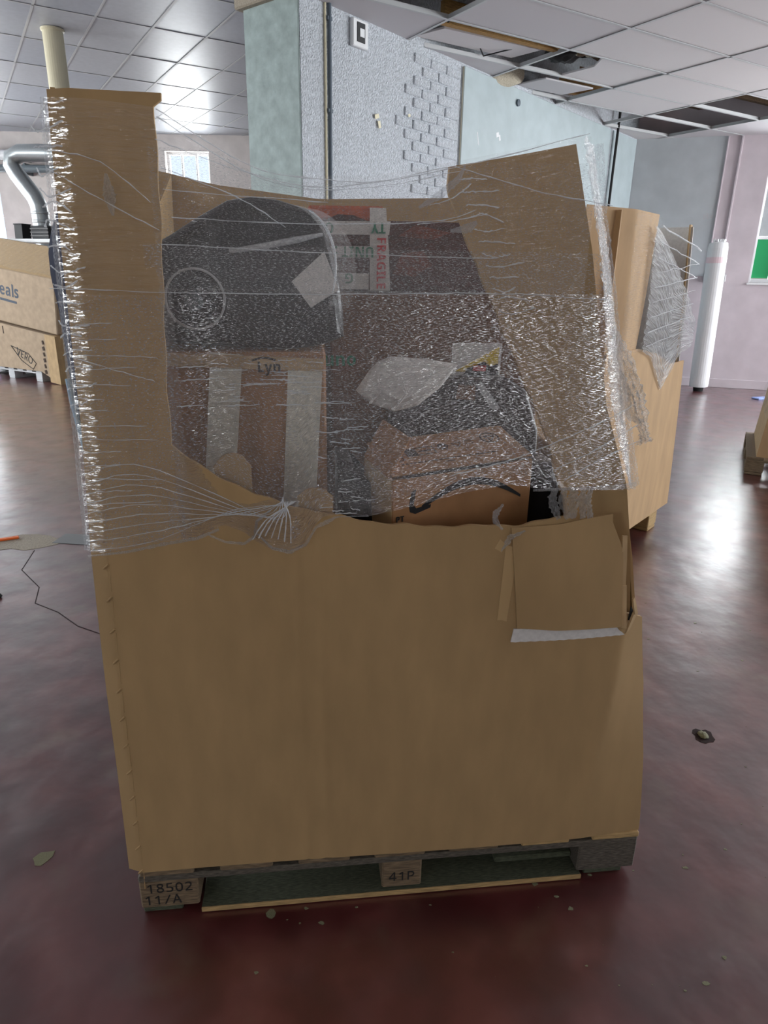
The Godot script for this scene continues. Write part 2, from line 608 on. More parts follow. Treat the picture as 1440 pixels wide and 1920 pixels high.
func build_shell() -> void:
	var fl := structure("floor")
	var fs := begin()
	sheet(fs, func(s: float, t: float) -> Vector3: return Vector3(lerpf(-10.8, 10.2, s), 0.0, lerpf(5.0, -16.0, t)), 1, 1, 0.2, Vector2(21, 21))
	put(fl, "floor_slab", fs, M.floor)
	var rf := structure("trim_1")
	put(rf, "roof_deck", box_mesh(Vector3(21.4, 0.2, 21.4), 0.0, Vector3(-0.3, 4.2, -5.5)), M.roof)
	# brick wall between room and hall
	var p0 := Vector3(0.61, 0, -6.725)
	var wb := Transform3D(Basis(Vector3.UP, WALL_YAW), p0)
	var w := structure("wall_left", wb)
	var st := begin()
	bx(st, Vector3((-1.93 + 10.9) / 2, 2.05, -0.275), Vector3(12.83, 4.1, 0.55))
	put(w, "wall_body", st, M.paint_rough)
	put(w, "wall_end", box_mesh(Vector3(0.012, 4.05, 0.545), 0.004, Vector3(-1.936, 2.03, -0.276)), M.paint_green, "grey green painted end of the wall")
	put(w, "capping_beam", box_mesh(Vector3(0.12, 1.0, 0.6), 0.01, Vector3(-1.93, 3.63, -0.29)), M.concrete, "worn grey concrete beam end")
	# bulkhead that carries the step between the two ceilings, behind the camera's left
	put(w, "bulkhead", box_mesh(Vector3(11.9, 0.98, 0.2), 0.0, Vector3(-8.1, 3.62, -0.1)), M.plaster)
	# far wall
	var fb := Transform3D(Basis(Vector3.UP, FAR_YAW), Vector3(3.229, 0, -9.932))
	var fw := structure("wall_back", fb)
	var fh := [[1.62, 3.3, 1.39, 2.79], [3.75, 6.05, 1.0, 2.85]]
	st = begin()
	holed(st, -0.5, 6.7, 4.1, 0.3, fh)
	put(fw, "wall_body", st, M.paint_pink)
	put(fw, "wall_panel", box_mesh(Vector3(1.09, 1.68, 0.006), 0.002, Vector3(0.545, 2.3, 0.003)), M.paint_grey, "grey painted upper wall")
	var bb := structure("baseboard_back", fb)
	put(bb, "board", box_mesh(Vector3(6.6, 0.12, 0.02), 0.004, Vector3(3.3, 0.06, 0.01)), M.paint_pink)
	var w1 := window_in(1, fb, fh[0], 0.3, 6, [0.4])
	for i in 6:
		put(w1, "pane", box_mesh(Vector3(0.235, 0.5, 0.006), 0.0, Vector3(0.14 + i * 0.28, 0.31, -0.18)), M.green_pane, "translucent green lower pane")
		put(w1, "pane", box_mesh(Vector3(0.235, 0.78, 0.006), 0.0, Vector3(0.14 + i * 0.28, 0.97, -0.18)), M.glass)
	window_in(2, fb, fh[1], 0.3, 4, [0.4])
	# right wall, rear wall, hall walls
	var rw := structure("wall_right", Transform3D(Basis(Vector3.UP, -PI / 2), Vector3(9.45, 0, -8.4)))
	var rh := [[0.4, 3.0, 0.8, 2.95], [3.4, 6.0, 0.8, 2.95], [6.9, 8.5, 1.2, 2.9]]
	st = begin()
	holed(st, 0.0, 12.7, 4.1, 0.3, rh)
	put(rw, "wall_body", st, M.paint_pink)
	for i in 3:
		window_in(3 + i, rw.transform, rh[i], 0.3, 4, [0.5])
	var bw := structure("wall_front", Transform3D(Basis(Vector3.UP, PI), Vector3(9.8, 0, 4.2)))
	var bh := [[13.4, 14.6, 1.4, 2.7]]
	st = begin()
	holed(st, 0.0, 20.3, 4.1, 0.3, bh)
	put(bw, "wall_body", st, M.plaster)
	for i in 1:
		window_in(6 + i, bw.transform, bh[i], 0.3, 4, [0.5])
	var hw := structure("wall_hall", Transform3D(Basis(), Vector3(-10.4, 0, -15.0)))
	var hh := [[0.9, 2.48, 1.85, 3.12], [5.9, 6.78, 2.2, 3.66]]
	st = begin()
	holed(st, 0.0, 19.5, 4.1, 0.3, hh)
	put(hw, "wall_body", st, M.hall_wall)
	window_in(8, hw.transform, hh[0], 0.3, 3, [0.45])
	window_in(9, hw.transform, hh[1], 0.3, 3, [])
	var lw := structure("wall_hall_side", Transform3D(Basis(Vector3.UP, PI / 2), Vector3(-10.1, 0, 4.4)))
	var lh := [[6.0, 8.6, 1.3, 3.3], [10.2, 12.8, 1.3, 3.3], [14.2, 16.8, 1.3, 3.3]]
	st = begin()
	holed(st, 0.0, 19.6, 4.1, 0.3, lh)
	put(lw, "wall_body", st, M.hall_wall)
	for i in 3:
		window_in(10 + i, lw.transform, lh[i], 0.3, 4, [0.5])


func flat_tile(pts: PackedVector2Array, y: float, thick: float) -> SurfaceTool:   # pts are x, z; the underside at y
	var st := begin()
	prism(st, pts, thick, Vector3(0, y, 0), Basis(Vector3(1, 0, 0), Vector3(0, 0, 1), Vector3(0, -1, 0)))
	return st


func build_ceilings() -> void:
	var a := Vector2(cos(deg_to_rad(31.5)), -sin(deg_to_rad(31.5)))
	var b := Vector2(-a.y, a.x)
	var wd := Vector2(0.632, -0.775)
	var wn := Vector2(0.775, 0.632)
	var p0 := Vector2(0.61, -6.725)
	var room := PackedVector2Array([p0 - wd * 13.9, p0 + wd * 4.14, Vector2(9.45, -7.98), Vector2(9.45, 4.2)])
	var hall := PackedVector2Array([p0 - wd * 13.9 - wn * 0.2, Vector2(-10.1, 4.2), Vector2(-10.1, -15.0), p0 + wd * 10.6 - wn * 0.56, p0 - wd * 1.95 - wn * 0.56, p0 - wd * 1.95 - wn * 0.2])
	# the low ceiling, with tiles missing, slid and broken
	var gone := {Vector2i(-1, -1): 1, Vector2i(0, -2): 1, Vector2i(2, -1): 1, Vector2i(2, -2): 1, Vector2i(1, -3): 1, Vector2i(0, -3): 1, Vector2i(-2, 0): 1, Vector2i(3, -1): 1, Vector2i(0, -1): 1, Vector2i(2, -3): 1}
	tiles("ceiling", Vector2(1.42, -6.30), a, b, 1.2, 0.6, LOW, room, gone, [M.tile, M.tile_b])
	tiles("ceiling_hall", Vector2(-2.66, -8.81), a, b, 0.6, 1.2, HIGH, hall, {}, [M.tile_gloss, M.tile_gloss_b])
	var c: Node3D = get_node("ceiling")
	var at = func(i: float, j: float, y: float) -> Vector3:
		var q := Vector2(1.42, -6.30) + a * 1.2 * i + b * 0.6 * j
		return Vector3(q.x, y, q.y)
	# broken tile, the half that is left beside the hole
	var q := PackedVector2Array()
	for k in [[0.42, -0.98], [0.98, -0.98], [0.98, -0.02], [0.33, -0.02], [0.45, -0.4]]:
		var p: Vector3 = at.call(k[0], k[1], 0)
		q.append(Vector2(p.x, p.z))
	put(c, "broken_tile", flat_tile(q, LOW + 0.012, 0.015), M.tile)
	q = PackedVector2Array()
	for k in [[-0.92, -0.95], [-0.1, -0.95], [-0.05, -0.45], [-0.85, -0.5]]:
		var p: Vector3 = at.call(k[0], k[1], 0)
		q.append(Vector2(p.x, p.z))
	put(c, "loose_tile", flat_tile(q, LOW + 0.05, 0.015), M.tile, "white tile pushed up beside the gap")
	# sagging scrap of tile by the sack
	var st := begin()
	var p1: Vector3 = at.call(0.62, -1.55, LOW + 0.02)
	bx(st, p1, Vector3(0.62, 0.015, 0.42), 0.003, Basis(Vector3.UP, deg_to_rad(31.5)) * Basis(Vector3.RIGHT, 0.06))
	put(c, "broken_tile", st, M.tile_b)
	var bas := Basis(Vector3.UP, deg_to_rad(31.5))
	# joists seen through the holes
	for k in [[-0.45, -0.27, 3.23, M.timber], [0.9, -2.35, 3.34, M.timber], [1.3, -3.3, 3.4, M.timber_dark], [2.2, -2.6, 3.5, M.timber_dark], [2.6, -1.6, 3.5, M.timber_dark], [-1.0, 0.6, 3.6, M.timber_dark]]:
		put(c, "joist", box_mesh(Vector3(1.2 if k[2] < 3.3 else 2.4, 0.15, 0.06), 0.004, at.call(k[0], k[1], k[2]), bas), k[3])
	for k in 5:
		put(c, "deck_plank", box_mesh(Vector3(3.6, 0.025, 0.2), 0.004, at.call(2.2, -3.6 + k * 0.42, 3.72), bas), M.timber_dark)
	# rubble of insulation above the hole, and the slipped roll hanging down
	for k in 9:
		st = begin()
		blob(st, at.call(0.1 + rng.randf() * 0.4, -0.85 + rng.randf() * 0.7, 3.24 + rng.randf() * 0.1), Vector3(0.09, 0.05, 0.07) * (0.7 + rng.randf()), 60 + k)
		put(c, "insulation_scrap", st, [M.insulation, M.timber_dark, M.void_black][k % 3])
	st = begin()
	lathe(st, [0.0, -0.26, 0.085, -0.25, 0.1, -0.1, 0.105, 0.1, 0.09, 0.25, 0.0, 0.26], Transform3D(bas * Basis(Vector3.BACK, PI / 2 + 0.25), at.call(0.12, -1.75, LOW + 0.04)), 24)
	put(c, "insulation_roll", st, M.insulation)
	st = begin()
	lathe(st, [0.0, -0.9, 0.2, -0.9, 0.21, 0.0, 0.2, 0.9, 0.0, 0.9], Transform3D(bas * Basis(Vector3.BACK, PI / 2), at.call(-1.6, 0.5, 3.46)), 28)
	put(c, "duct", st, M.void_black, "dark round duct above the missing tile")
	st = begin()
	tube(st, [at.call(-0.95, -0.15, LOW + 0.02), at.call(-0.7, -0.5, LOW + 0.2), at.call(-0.35, -0.95, LOW + 0.02)], 0.006, 6)
	tube(st, [at.call(-0.1, -0.2, LOW + 0.2), at.call(-0.2, -0.6, LOW + 0.06), at.call(-0.35, -0.95, LOW + 0.02)], 0.005, 6)
	put(c, "loose_wire", st, M.void_black)


func blob(st: SurfaceTool, at: Vector3, r: Vector3, sd: int) -> void:
	var n := FastNoiseLite.new()
	n.seed = sd
	n.frequency = 0.9
	sheet(st, func(s: float, t: float) -> Vector3:
		var d := Vector3(cos(s * TAU) * sin(t * PI), -cos(t * PI), -sin(s * TAU) * sin(t * PI))
		return at + d * r * (1.0 + 0.5 * n.get_noise_3dv(d * 1.6)), 18, 10)


func tiles(called: String, o: Vector2, a: Vector2, b: Vector2, la: float, lb: float, y: float, area: PackedVector2Array, gone: Dictionary, mats: Array) -> void:
	var c := structure(called)
	var rest := begin()
	var meshes := {}
	var many := 0
	var bars := begin()
	for i in range(-40, 40):
		for j in range(-40, 40):
			var gap := 0.010
			var n0 := o + a * la * i + b * lb * j
			var pts := PackedVector2Array([n0 + (a + b) * gap, n0 + a * (la - gap) + b * gap, n0 + a * (la - gap) + b * (lb - gap), n0 + a * gap + b * (lb - gap)])
			if gone.has(Vector2i(i, j)): continue
			for piece in Geometry2D.intersect_polygons(pts, area):
				var mid := Vector2.ZERO
				for p in piece: mid += p / piece.size()
				if Geometry2D.triangulate_polygon(piece).is_empty(): continue
				var dip := rng.randf() * 0.004
				if mid.y < -2.2 and absf(mid.x) < -mid.y * 0.78:
					put(c, "ceiling_tile", flat_tile(piece, y + 0.004 + dip, 0.014), mats[0] if rng.randf() < 0.7 else mats[1])
					many += 1
				else:
					prism(rest, piece, 0.014, Vector3(0, y + 0.004, 0), Basis(Vector3(1, 0, 0), Vector3(0, 0, 1), Vector3(0, -1, 0)))
	put(c, "ceiling_tile", rest, mats[0], "", "stuff")
	for way in 2:
		var d := a if way == 0 else b
		var step := b * lb if way == 0 else a * la
		for k in range(-40, 40):
			var m := o + step * k
			for run in Geometry2D.intersect_polyline_with_polygon(PackedVector2Array([m - d * 30.0, m + d * 30.0]), area):
				var e0: Vector2 = run[0]
				var e1: Vector2 = run[run.size() - 1]
				var mid := (e0 + e1) / 2
				var len := e0.distance_to(e1)
				if len < 0.05: continue
				var st := begin()
				var bs := Basis(Vector3.UP, atan2(-d.y, d.x))
				bx(st, Vector3(mid.x, y + 0.001, mid.y), Vector3(len, 0.002, 0.024), 0.0, bs)
				bx(st, Vector3(mid.x, y + 0.018, mid.y), Vector3(len, 0.032, 0.003), 0.0, bs)
				put(c, "grid_bar", st, M.grid)


func build_wall_details() -> void:
	var w: Node3D = get_node("wall_left")
	# painted bricks that show near the panel
	var variants := []
	for k in 6:
		var st := begin()
		bx(st, Vector3.ZERO, Vector3(0.205 + 0.004 * (k % 3), 0.064 + 0.002 * (k % 2), 0.02), 0.006 + 0.001 * (k % 3))
		variants.append(st.commit())
	for r in 13:
		for k in 5:
			var s := -0.14 - k * 0.222 - (0.111 if r % 2 else 0.0)
			if s < -0.85 + 0.04 * absf(r - 6): continue
			put(w, "brick", variants[rng.randi() % 6], M.paint_rough, "", "", Transform3D(Basis(Vector3.BACK, rng.randf_range(-0.01, 0.01)), Vector3(s, 2.1 + r * 0.078, 0.002 + rng.randf() * 0.004)))
	put(w, "wall_panel", box_mesh(Vector3(3.25, 3.12, 0.014), 0.004, Vector3(1.64, 1.56, 0.007)), M.paint_smooth, "smooth pale blue panel")
	put(w, "wall_panel", box_mesh(Vector3(0.78, 3.12, 0.014), 0.004, Vector3(3.72, 1.56, 0.007)), M.paint_smooth)
	put(w, "panel_batten", box_mesh(Vector3(0.014, 3.1, 0.012), 0.003, Vector3(-0.004, 1.56, 0.012)), M.batten)
	put(w, "wall_strip", box_mesh(Vector3(0.014, 4.0, 0.016), 0.003, Vector3(-1.7, 2.0, 0.008)), M.cream, "cream strip beside the pipe")
	# chips in the paint
	for k in [[-1.15, 2.55, 0.05, 0.03], [-1.12, 2.5, 0.03, 0.05], [-0.75, 2.62, 0.03, 0.02], [0.28, 2.6, 0.01, 0.11], [0.62, 2.68, 0.05, 0.04], [0.66, 2.66, 0.03, 0.05]]:
		put(w, "paint_chip", box_mesh(Vector3(k[2], k[3], 0.004), 0.001, Vector3(k[0], k[1], 0.014), Basis(Vector3.BACK, 0.3)), M.white if k[0] > 0 else M.cream)
	var wb := w.transform
	var pp := thing("wall_pipe", "thin dark blue vertical pipe on the white brick wall", "pipe", wb * Transform3D(Basis(), Vector3(-1.672, 0, 0.022)))
	var st := begin()
	tube(st, [Vector3.ZERO, Vector3(0, 4.0, 0)], 0.015, 12)
	put(pp, "pipe", st, M.pipe_dark)
	for y in [1.9, 2.5, 3.05]:
		put(pp, "pipe_clip", box_mesh(Vector3(0.05, 0.025, 0.03), 0.004, Vector3(0, y, -0.006)), M.pipe_dark)
	var pl_ := thing("wall_plate", "small white framed plate with black ends high on the brick wall", "sign", wb * Transform3D(Basis(), Vector3(-1.362, 3.03, 0.0)))
	st = begin()
	bx(st, Vector3(0, 0, 0.018), Vector3(0.165, 0.17, 0.036), 0.006)
	put(pl_, "frame", st, M.white)
	put(pl_, "black_face", box_mesh(Vector3(0.085, 0.12, 0.006), 0.002, Vector3(0.0, 0.005, 0.038)), M.black_dull)
	put(pl_, "white_centre", box_mesh(Vector3(0.05, 0.052, 0.005), 0.002, Vector3(0.008, 0.005, 0.0415)), M.white)
	var cb := thing("hanging_cable", "black cable hanging from the ceiling hole down the pale blue wall", "cable", wb * Transform3D(Basis(), Vector3(3.3, 1.6, 0.05)))
	st = begin()
	tube(st, [Vector3(-0.02, 0, 0), Vector3(0.02, 0.5, 0.01), Vector3(0, 1.0, 0.02), Vector3(0.0, 1.9, 0.03)], 0.016, 10)
	put(cb, "cable", st, M.void_black)
	st = begin()
	tube(st, [Vector3(0.06, 0, 0), Vector3(0.055, 0.7, 0.0), Vector3(0.045, 1.5, 0.01)], 0.009, 8)
	put(cb, "thin_wire", st, M.grid_dark)
	var st2 := begin()
	lathe(st2, [0.0, -0.02, 0.03, -0.015, 0.03, 0.012, 0.0, 0.015], Transform3D(Basis(Vector3.RIGHT, PI / 2), Vector3.ZERO), 16)
	var kn := thing("wall_bracket", "small dark bracket at the top of the pale blue wall", "bracket", wb * Transform3D(Basis(), Vector3(0.95, 3.0, 0.02)))
	put(kn, "bracket", st2, M.pipe_dark)
	# conduits and the socket box on the far wall
	var fb: Transform3D = get_node("wall_back").transform
	var k1 := thing("conduit", "white surface conduit pair ending in a grey socket box on the far wall", "conduit", fb * Transform3D(Basis(), Vector3(1.17, 1.42, 0.0)))
	put(k1, "trunking", box_mesh(Vector3(0.025, 1.7, 0.03), 0.004, Vector3(0.085, 0.86, 0.015)), M.paint_pink)
	put(k1, "trunking", box_mesh(Vector3(0.018, 1.7, 0.03), 0.004, Vector3(-0.075, 0.86, 0.015)), M.paint_pink)
	put(k1, "socket_box", box_mesh(Vector3(0.27, 0.1, 0.06), 0.008, Vector3(0.03, 0.02, 0.03)), M.grid)
	for i in 2:
		put(k1, "socket_face", box_mesh(Vector3(0.07, 0.05, 0.006), 0.002, Vector3(-0.04 + i * 0.1, 0.02, 0.062)), M.grid_dark)
	var mk := thing("wall_mark", "small faded pink smear on the grey far wall", "mark", fb * Transform3D(Basis(), Vector3(1.0, 2.2, 0.006)))
	put(mk, "smear", blot(0.07, 0.04, 0.002, 5), mat(rgb(206, 160, 160), 0.8))


func blot(rx: float, ry: float, thick: float, sd: int, n := 14) -> SurfaceTool:
	var r := RandomNumberGenerator.new()
	r.seed = sd
	var pts := PackedVector2Array()
	for k in n:
		var a := TAU * k / n
		var m := r.randf_range(0.65, 1.15)
		pts.append(Vector2(cos(a) * rx * m, sin(a) * ry * m))
	var st := begin()
	prism(st, pts, thick)
	return st


# ---------------------------------------------------------------- the big cardboard box
const TOP := [0.0, 1.124, 0.168, 1.124, 0.2, 1.1, 0.236, 1.079, 0.33, 1.031, 0.389, 1.012, 0.449, 0.994, 0.51, 0.98, 0.59, 0.964, 0.667, 0.955, 0.797, 0.953, 0.9, 0.955, 0.96, 0.964, 1.01, 0.971, 1.03, 0.93, 1.05, 0.83, 1.075, 0.76, 1.2, 0.72]
const LEFT_U := [0.12, -0.017, 0.6, -0.011, 0.917, -0.003, 1.16, 0.01, 1.46, 0.018, 1.68, 0.026]
const RIGHT_U := [0.15, 1.2, 0.35, 1.185, 0.55, 1.158, 0.7, 1.128, 0.87, 1.094, 1.03, 1.052]
const CREASE_U := [0.13, 1.04, 0.373, 1.052, 0.56, 1.072, 0.71, 1.078, 0.9, 1.07, 1.1, 1.03]


func face_depth(u: float, v: float) -> float:      # how far behind the flat front plane the cardboard runs
	var w := 0.006 * sin(u * 5.0 + 0.6) * sin(v * 4.0)
	w += 0.003 * sin(u * 13.0 + v * 7.0) * smoothstep(0.2, 0.6, v)
	var lu := pl(LEFT_U, v)
	w += 0.45 * maxf(0.0, 0.034 - (u - lu))
	w += (0.06 + 0.3 * smoothstep(0.15, 0.7, v)) * maxf(0.0, u - pl(CREASE_U, v))
	w += 0.0022 * exp(-pow((u - 0.392 + 0.01 * v) / 0.005, 2.0)) + 0.0022 * exp(-pow((u - 0.432) / 0.005, 2.0))
	w -= 0.012 * exp(-pow((v - 0.85) / 0.12, 2.0) - pow((u - 0.95) / 0.14, 2.0))
	return w


func build_box() -> void:
	var o := boxthing("cardboard_pallet_box", "huge torn brown cardboard box on a wooden pallet in the foreground", "box", 0.6, 0.14, 0.5)
	var st := begin()
	sheet(st, func(s: float, t: float) -> Vector3:
		var ug := lerpf(-0.012, 1.17, s)
		var top := pl(TOP, ug) + 0.0015 * sin(ug * 90.0) + 0.002 * sin(ug * 41.0)
		var v := lerpf(0.135, top, t)
		var u := lerpf(pl(LEFT_U, v), pl(RIGHT_U, v), s)
		return P(u, v, face_depth(u, v)), 150, 60, 0.007)
	put(o, "front_panel", st, M.card)
	# tall corner post left of the cut, with a small tab at its top
	st = begin()
	sheet(st, func(s: float, t: float) -> Vector3:
		var v := lerpf(1.115, 1.676, t)
		var r := pl([1.115, 0.168, 1.215, 0.167, 1.5, 0.181, 1.66, 0.184], v) + 0.0012 * sin(v * 60.0)
		if v > 1.662: r += 0.012
		var u := lerpf(pl(LEFT_U, v), r, s)
		return P(u, v, face_depth(u, v) + 0.0005), 24, 60, 0.007)
	put(o, "corner_post", st, M.card)
	# leaning post on the right, going on down behind the torn front
	st = begin()
	sheet(st, func(s: float, t: float) -> Vector3:
		var v := lerpf(0.7, 1.637, t)
		var l := pl([0.7, 0.9, 0.97, 0.93, 1.141, 0.867, 1.324, 0.772, 1.435, 0.724, 1.6, 0.658], v) + 0.0015 * sin(v * 70.0)
		var r := pl([0.7, 1.1, 0.87, 1.08, 1.02, 1.052, 1.183, 0.989, 1.467, 0.928, 1.637, 0.88], v)
		var u := lerpf(l, r, s)
		var vv := v - 0.042 * (1.0 - s) * smoothstep(1.3, 1.637, v)
		return P(u, vv, 0.026 + 0.03 * (v - 0.9) + 0.012 * sin(s * 3.1)), 20, 60, 0.007)
	put(o, "leaning_post", st, M.card, "cardboard corner post leaning inwards")
	st = begin()
	sheet(st, func(s: float, t: float) -> Vector3:
		var u := lerpf(-0.01, 1.16, s)
		var top := pl([0.0, 1.69, 0.154, 1.659, 0.464, 1.629, 0.885, 1.644, 1.0, 1.5, 1.2, 1.3], u)
		return P(u, lerpf(0.135, top, t), 1.0 + 0.02 * sin(s * PI)), 40, 10, 0.007)
	put(o, "back_panel", st, M.card)
	st = begin()
	sheet(st, func(s: float, t: float) -> Vector3:
		var w := lerpf(1.0, 0.02, s)
		var v := lerpf(0.135, lerpf(1.68, 1.5, sin(s * PI)), t)
		return P(pl(LEFT_U, v) + 0.004 - 0.015 * sin(s * PI) , v, w), 20, 12, 0.007)
	put(o, "side_panel", st, M.card)
	st = begin()
	sheet(st, func(s: float, t: float) -> Vector3:
		var w := lerpf(0.04, 1.0, s)
		var v := lerpf(0.135, 1.0, t)
		return P(pl(RIGHT_U, v) - 0.004, v, w), 20, 12, 0.007)
	put(o, "side_panel", st, M.card)
	put(o, "bottom_panel", box_mesh(Vector3(1.18, 0.008, 0.97), 0.0, P(0.595, 0.146, 0.51)), M.card)
	# flap bent out of the front, its torn lower edge showing white lining
	st = begin()
	sheet(st, func(s: float, t: float) -> Vector3:
		var v := lerpf(0.726, pl([0.79, 0.95, 0.9, 0.957, 0.96, 0.968, 1.01, 0.975], lerpf(0.8, 1.01, s)), t)
		var u := lerpf(pl([0.72, 0.835, 0.95, 0.805], v), pl([0.7, 1.062, 0.83, 1.046, 0.9, 1.04, 0.96, 1.012], v), s)
		return P(u, v, face_depth(u, v) - 0.0055 - 0.011 * (1.0 - t) * smoothstep(0.0, 0.4, s) - 0.003 * s), 24, 16, 0.0045)
	put(o, "torn_flap", st, M.card)
	patch(o, "white_lining", [0.824, 0.692, 1.076, 0.697, 1.05, 0.722, 0.828, 0.724], 0.0035, 0.002, M.white_paper, "white torn paper strip")
	# ragged tear at the right of the flap
	patch(o, "torn_edge", [1.044, 0.82, 1.056, 0.82, 1.046, 0.93, 1.036, 0.93], 0.012, 0.004, M.card_pale, "pale torn edge")
	patch(o, "torn_edge", [1.06, 0.722, 1.074, 0.716, 1.058, 0.82, 1.044, 0.82], 0.013, 0.004, M.card_pale, "pale torn edge")
	patch(o, "torn_edge", [1.074, 0.702, 1.084, 0.712, 1.102, 0.748, 1.092, 0.752], 0.01, 0.005, M.card_pale, "pale torn edge")
	patch(o, "torn_edge", [1.092, 0.745, 1.1, 0.745, 1.084, 0.79, 1.08, 0.785], 0.012, 0.004, M.card_pale, "pale torn edge")
	patch(o, "tear_hole", [1.081, 0.732, 1.088, 0.728, 1.091, 0.75, 1.083, 0.765], 0.004, 0.002, M.void_black)
	# scored tab line down the left edge
	for k in 12:
		var v := 0.892 - k * 0.0685
		var u := pl(LEFT_U, v) + 0.03
		st = begin()
		bx(st, P(u - 0.001, v, face_depth(u, v) - 0.0015), Vector3(0.016, 0.0035, 0.004), 0.001, Basis(Vector3.BACK, 0.75))
		bx(st, P(u + 0.004, v - 0.028, face_depth(u, v) - 0.0005), Vector3(0.0022, 0.05, 0.003), 0.0008, Basis(Vector3.BACK, -0.04))
		put(o, "score_tab", st, M.score)
	# torn lumps of cardboard standing up from the cut edge
	for k in [[0.268, 1.068, 0.034, 0.036], [0.42, 1.008, 0.034, 0.026]]:
		st = begin()
		var pts := PackedVector2Array()
		for i in 11:
			var a := PI * i / 10.0
			pts.append(Vector2(k[0] - org.x + cos(a) * k[2] * (1.0 + 0.08 * sin(i * 2.3)), k[1] - org.y + sin(a) * k[3]))
		pts.append(Vector2(k[0] - org.x - k[2], k[1] - org.y - 0.03))
		pts.append(Vector2(k[0] - org.x + k[2], k[1] - org.y - 0.05))
		prism(st, pts, 0.007, Vector3(0, 0, -(0.014 - org.z)))
		put(o, "torn_tab", st, M.card)
	# strips of brown tape left on the front
	patch(o, "tape", [0.792, 0.745, 0.812, 0.742, 0.822, 0.91, 0.797, 0.912], 0.0012, 0.0006, M.tape)
	patch(o, "tape", [0.775, 0.905, 0.79, 0.898, 0.797, 0.915, 0.785, 0.926], 0.001, 0.0006, M.tape)


# a thin piece lying on the front of the box between four corners [u, v ...], lower left first
func patch(o: Node3D, called: String, c: Array, off: float, thick: float, m: Material, label := "") -> void:
	var st := begin()
	sheet(st, func(s: float, t: float) -> Vector3:
		var u := lerpf(lerpf(c[0], c[2], s), lerpf(c[6], c[4], s), t)
		var v := lerpf(lerpf(c[1], c[3], s), lerpf(c[7], c[5], s), t) + 0.0008 * sin(u * 300.0)
		return P(u, v, face_depth(u, v) - off), 24, 10, thick)
	put(o, called, st, m, label)


func build_pallet() -> void:
	var o := boxthing("wooden_pallet", "weathered wooden pallet with stencilled block under the big torn cardboard box", "pallet", 0.6, 0.0, 0.5)
	var mid_block: Node3D = null
	for i in 3:
		for j in 3:
			var u: float = [0.068, 0.61, 1.125][i]
			var w: float = [0.055, 0.5, 0.94][j]
			var wd: float = [0.132, 0.096, 0.15][i]
			var bk := put(o, "block", box_mesh(Vector3(wd, 0.08, 0.1), 0.004, P(u, 0.062, w)), M.wood if i < 2 else M.wood_grey)
			if i == 1 and j == 0:
				mid_block = bk
			if i != 1 or j > 0:
				put(o, "bottom_board", box_mesh(Vector3(0.09 if i == 0 else 0.1, 0.022, 0.3), 0.003, P(u - 0.02 if i == 0 else u, 0.011, w + (0.11 if j == 0 else -0.1 if j == 2 else 0.0))), M.wood_green)
	for j in 3:
		var w: float = [0.068, 0.5, 0.93][j]
		put(o, "bottom_board", box_mesh(Vector3(0.925, 0.013, 0.13), 0.002, P(0.6, 0.0085, w)), M.wood_green)  # green wood is darker here, the shade under the deck painted in
		if j == 0:
			put(o, "lit_edge", box_mesh(Vector3(0.925, 0.013, 0.004), 0.001, P(0.6, 0.009, 0.002)), M.wood_pale, "pale front edge painted as lit")  # pale strip paints the light on the front edge
		put(o, "stringer_board", box_mesh(Vector3(1.195, 0.018, 0.12), 0.004, P(0.6, 0.111, w - 0.006)), M.wood_grey)
	put(o, "stringer_board", box_mesh(Vector3(0.2, 0.016, 0.12), 0.004, P(0.95, 0.04, 0.1)), M.wood_green)
	for k in 7:
		put(o, "deck_board", box_mesh(Vector3(0.12, 0.016, 1.0), 0.003, P(0.068 + k * 0.1785, 0.128, 0.502)), M.wood if k < 5 else M.wood_pale)
	var blk: Node3D = o.get_node("block")
	var z := -(0.0045 - org.z)
	writing(blk, "stencil", "18502", 0.026, M.ink, Transform3D(Basis(), Vector3(0.07 - org.x, 0.081 - org.y, z)), "Droid Sans Mono")
	writing(blk, "stencil", "11/A", 0.026, M.ink, Transform3D(Basis(), Vector3(0.052 - org.x, 0.046 - org.y, z)), "Droid Sans Mono")
	writing(mid_block, "stencil", "41P", 0.026, M.ink, Transform3D(Basis(), Vector3(0.61 - org.x, 0.056 - org.y, z)), "Droid Sans Mono", false)


# ---------------------------------------------------------------- what lies in the box
# a padded solid: outline [u, v, u, v ...] counter-clockwise, front at depth w, its front edge rounded over r
func pillow(st: SurfaceTool, line: Array, w: float, deep: float, r: float, puff := 0.0) -> void:
	var pts := poly(line)
	if Geometry2D.is_polygon_clockwise(pts): pts.reverse()
	var n := pts.size()
	var mid := Vector2.ZERO
	for p in pts: mid += p / n
	var rings := []
	for k in 6:
		var a := k / 4.0 * PI / 2
		var ring := []
		for i in n:
			var p := pts[i]
			var inn := r * (1.0 - cos(a)) if k < 5 else r
			var d := (mid - p)
			var q := p + d.normalized() * minf(inn, d.length() * 0.6)
			var z := w + r * (1.0 - sin(a)) if k < 5 else w
			if k == 0: z = w + r
			if k == 5:
				q = p + d * 0.5
				z = w - puff
			ring.append(P(q.x, q.y, z))
		rings.append(ring)
	var back := []
	for p in pts: back.append(P(p.x, p.y, w + deep))
	rings.push_front(back)
	for k in rings.size() - 1:
		for i in n:
			var j := (i + 1) % n
			quad(st, rings[k][i], rings[k][j], rings[k + 1][j], rings[k + 1][i])
	var c := P(mid.x, mid.y, w - puff * 1.2)
	var cb := P(mid.x, mid.y, w + deep)
	for i in n:
		tri(st, rings[-1][i], rings[-1][(i + 1) % n], c)
		tri(st, back[(i + 1) % n], back[i], cb)


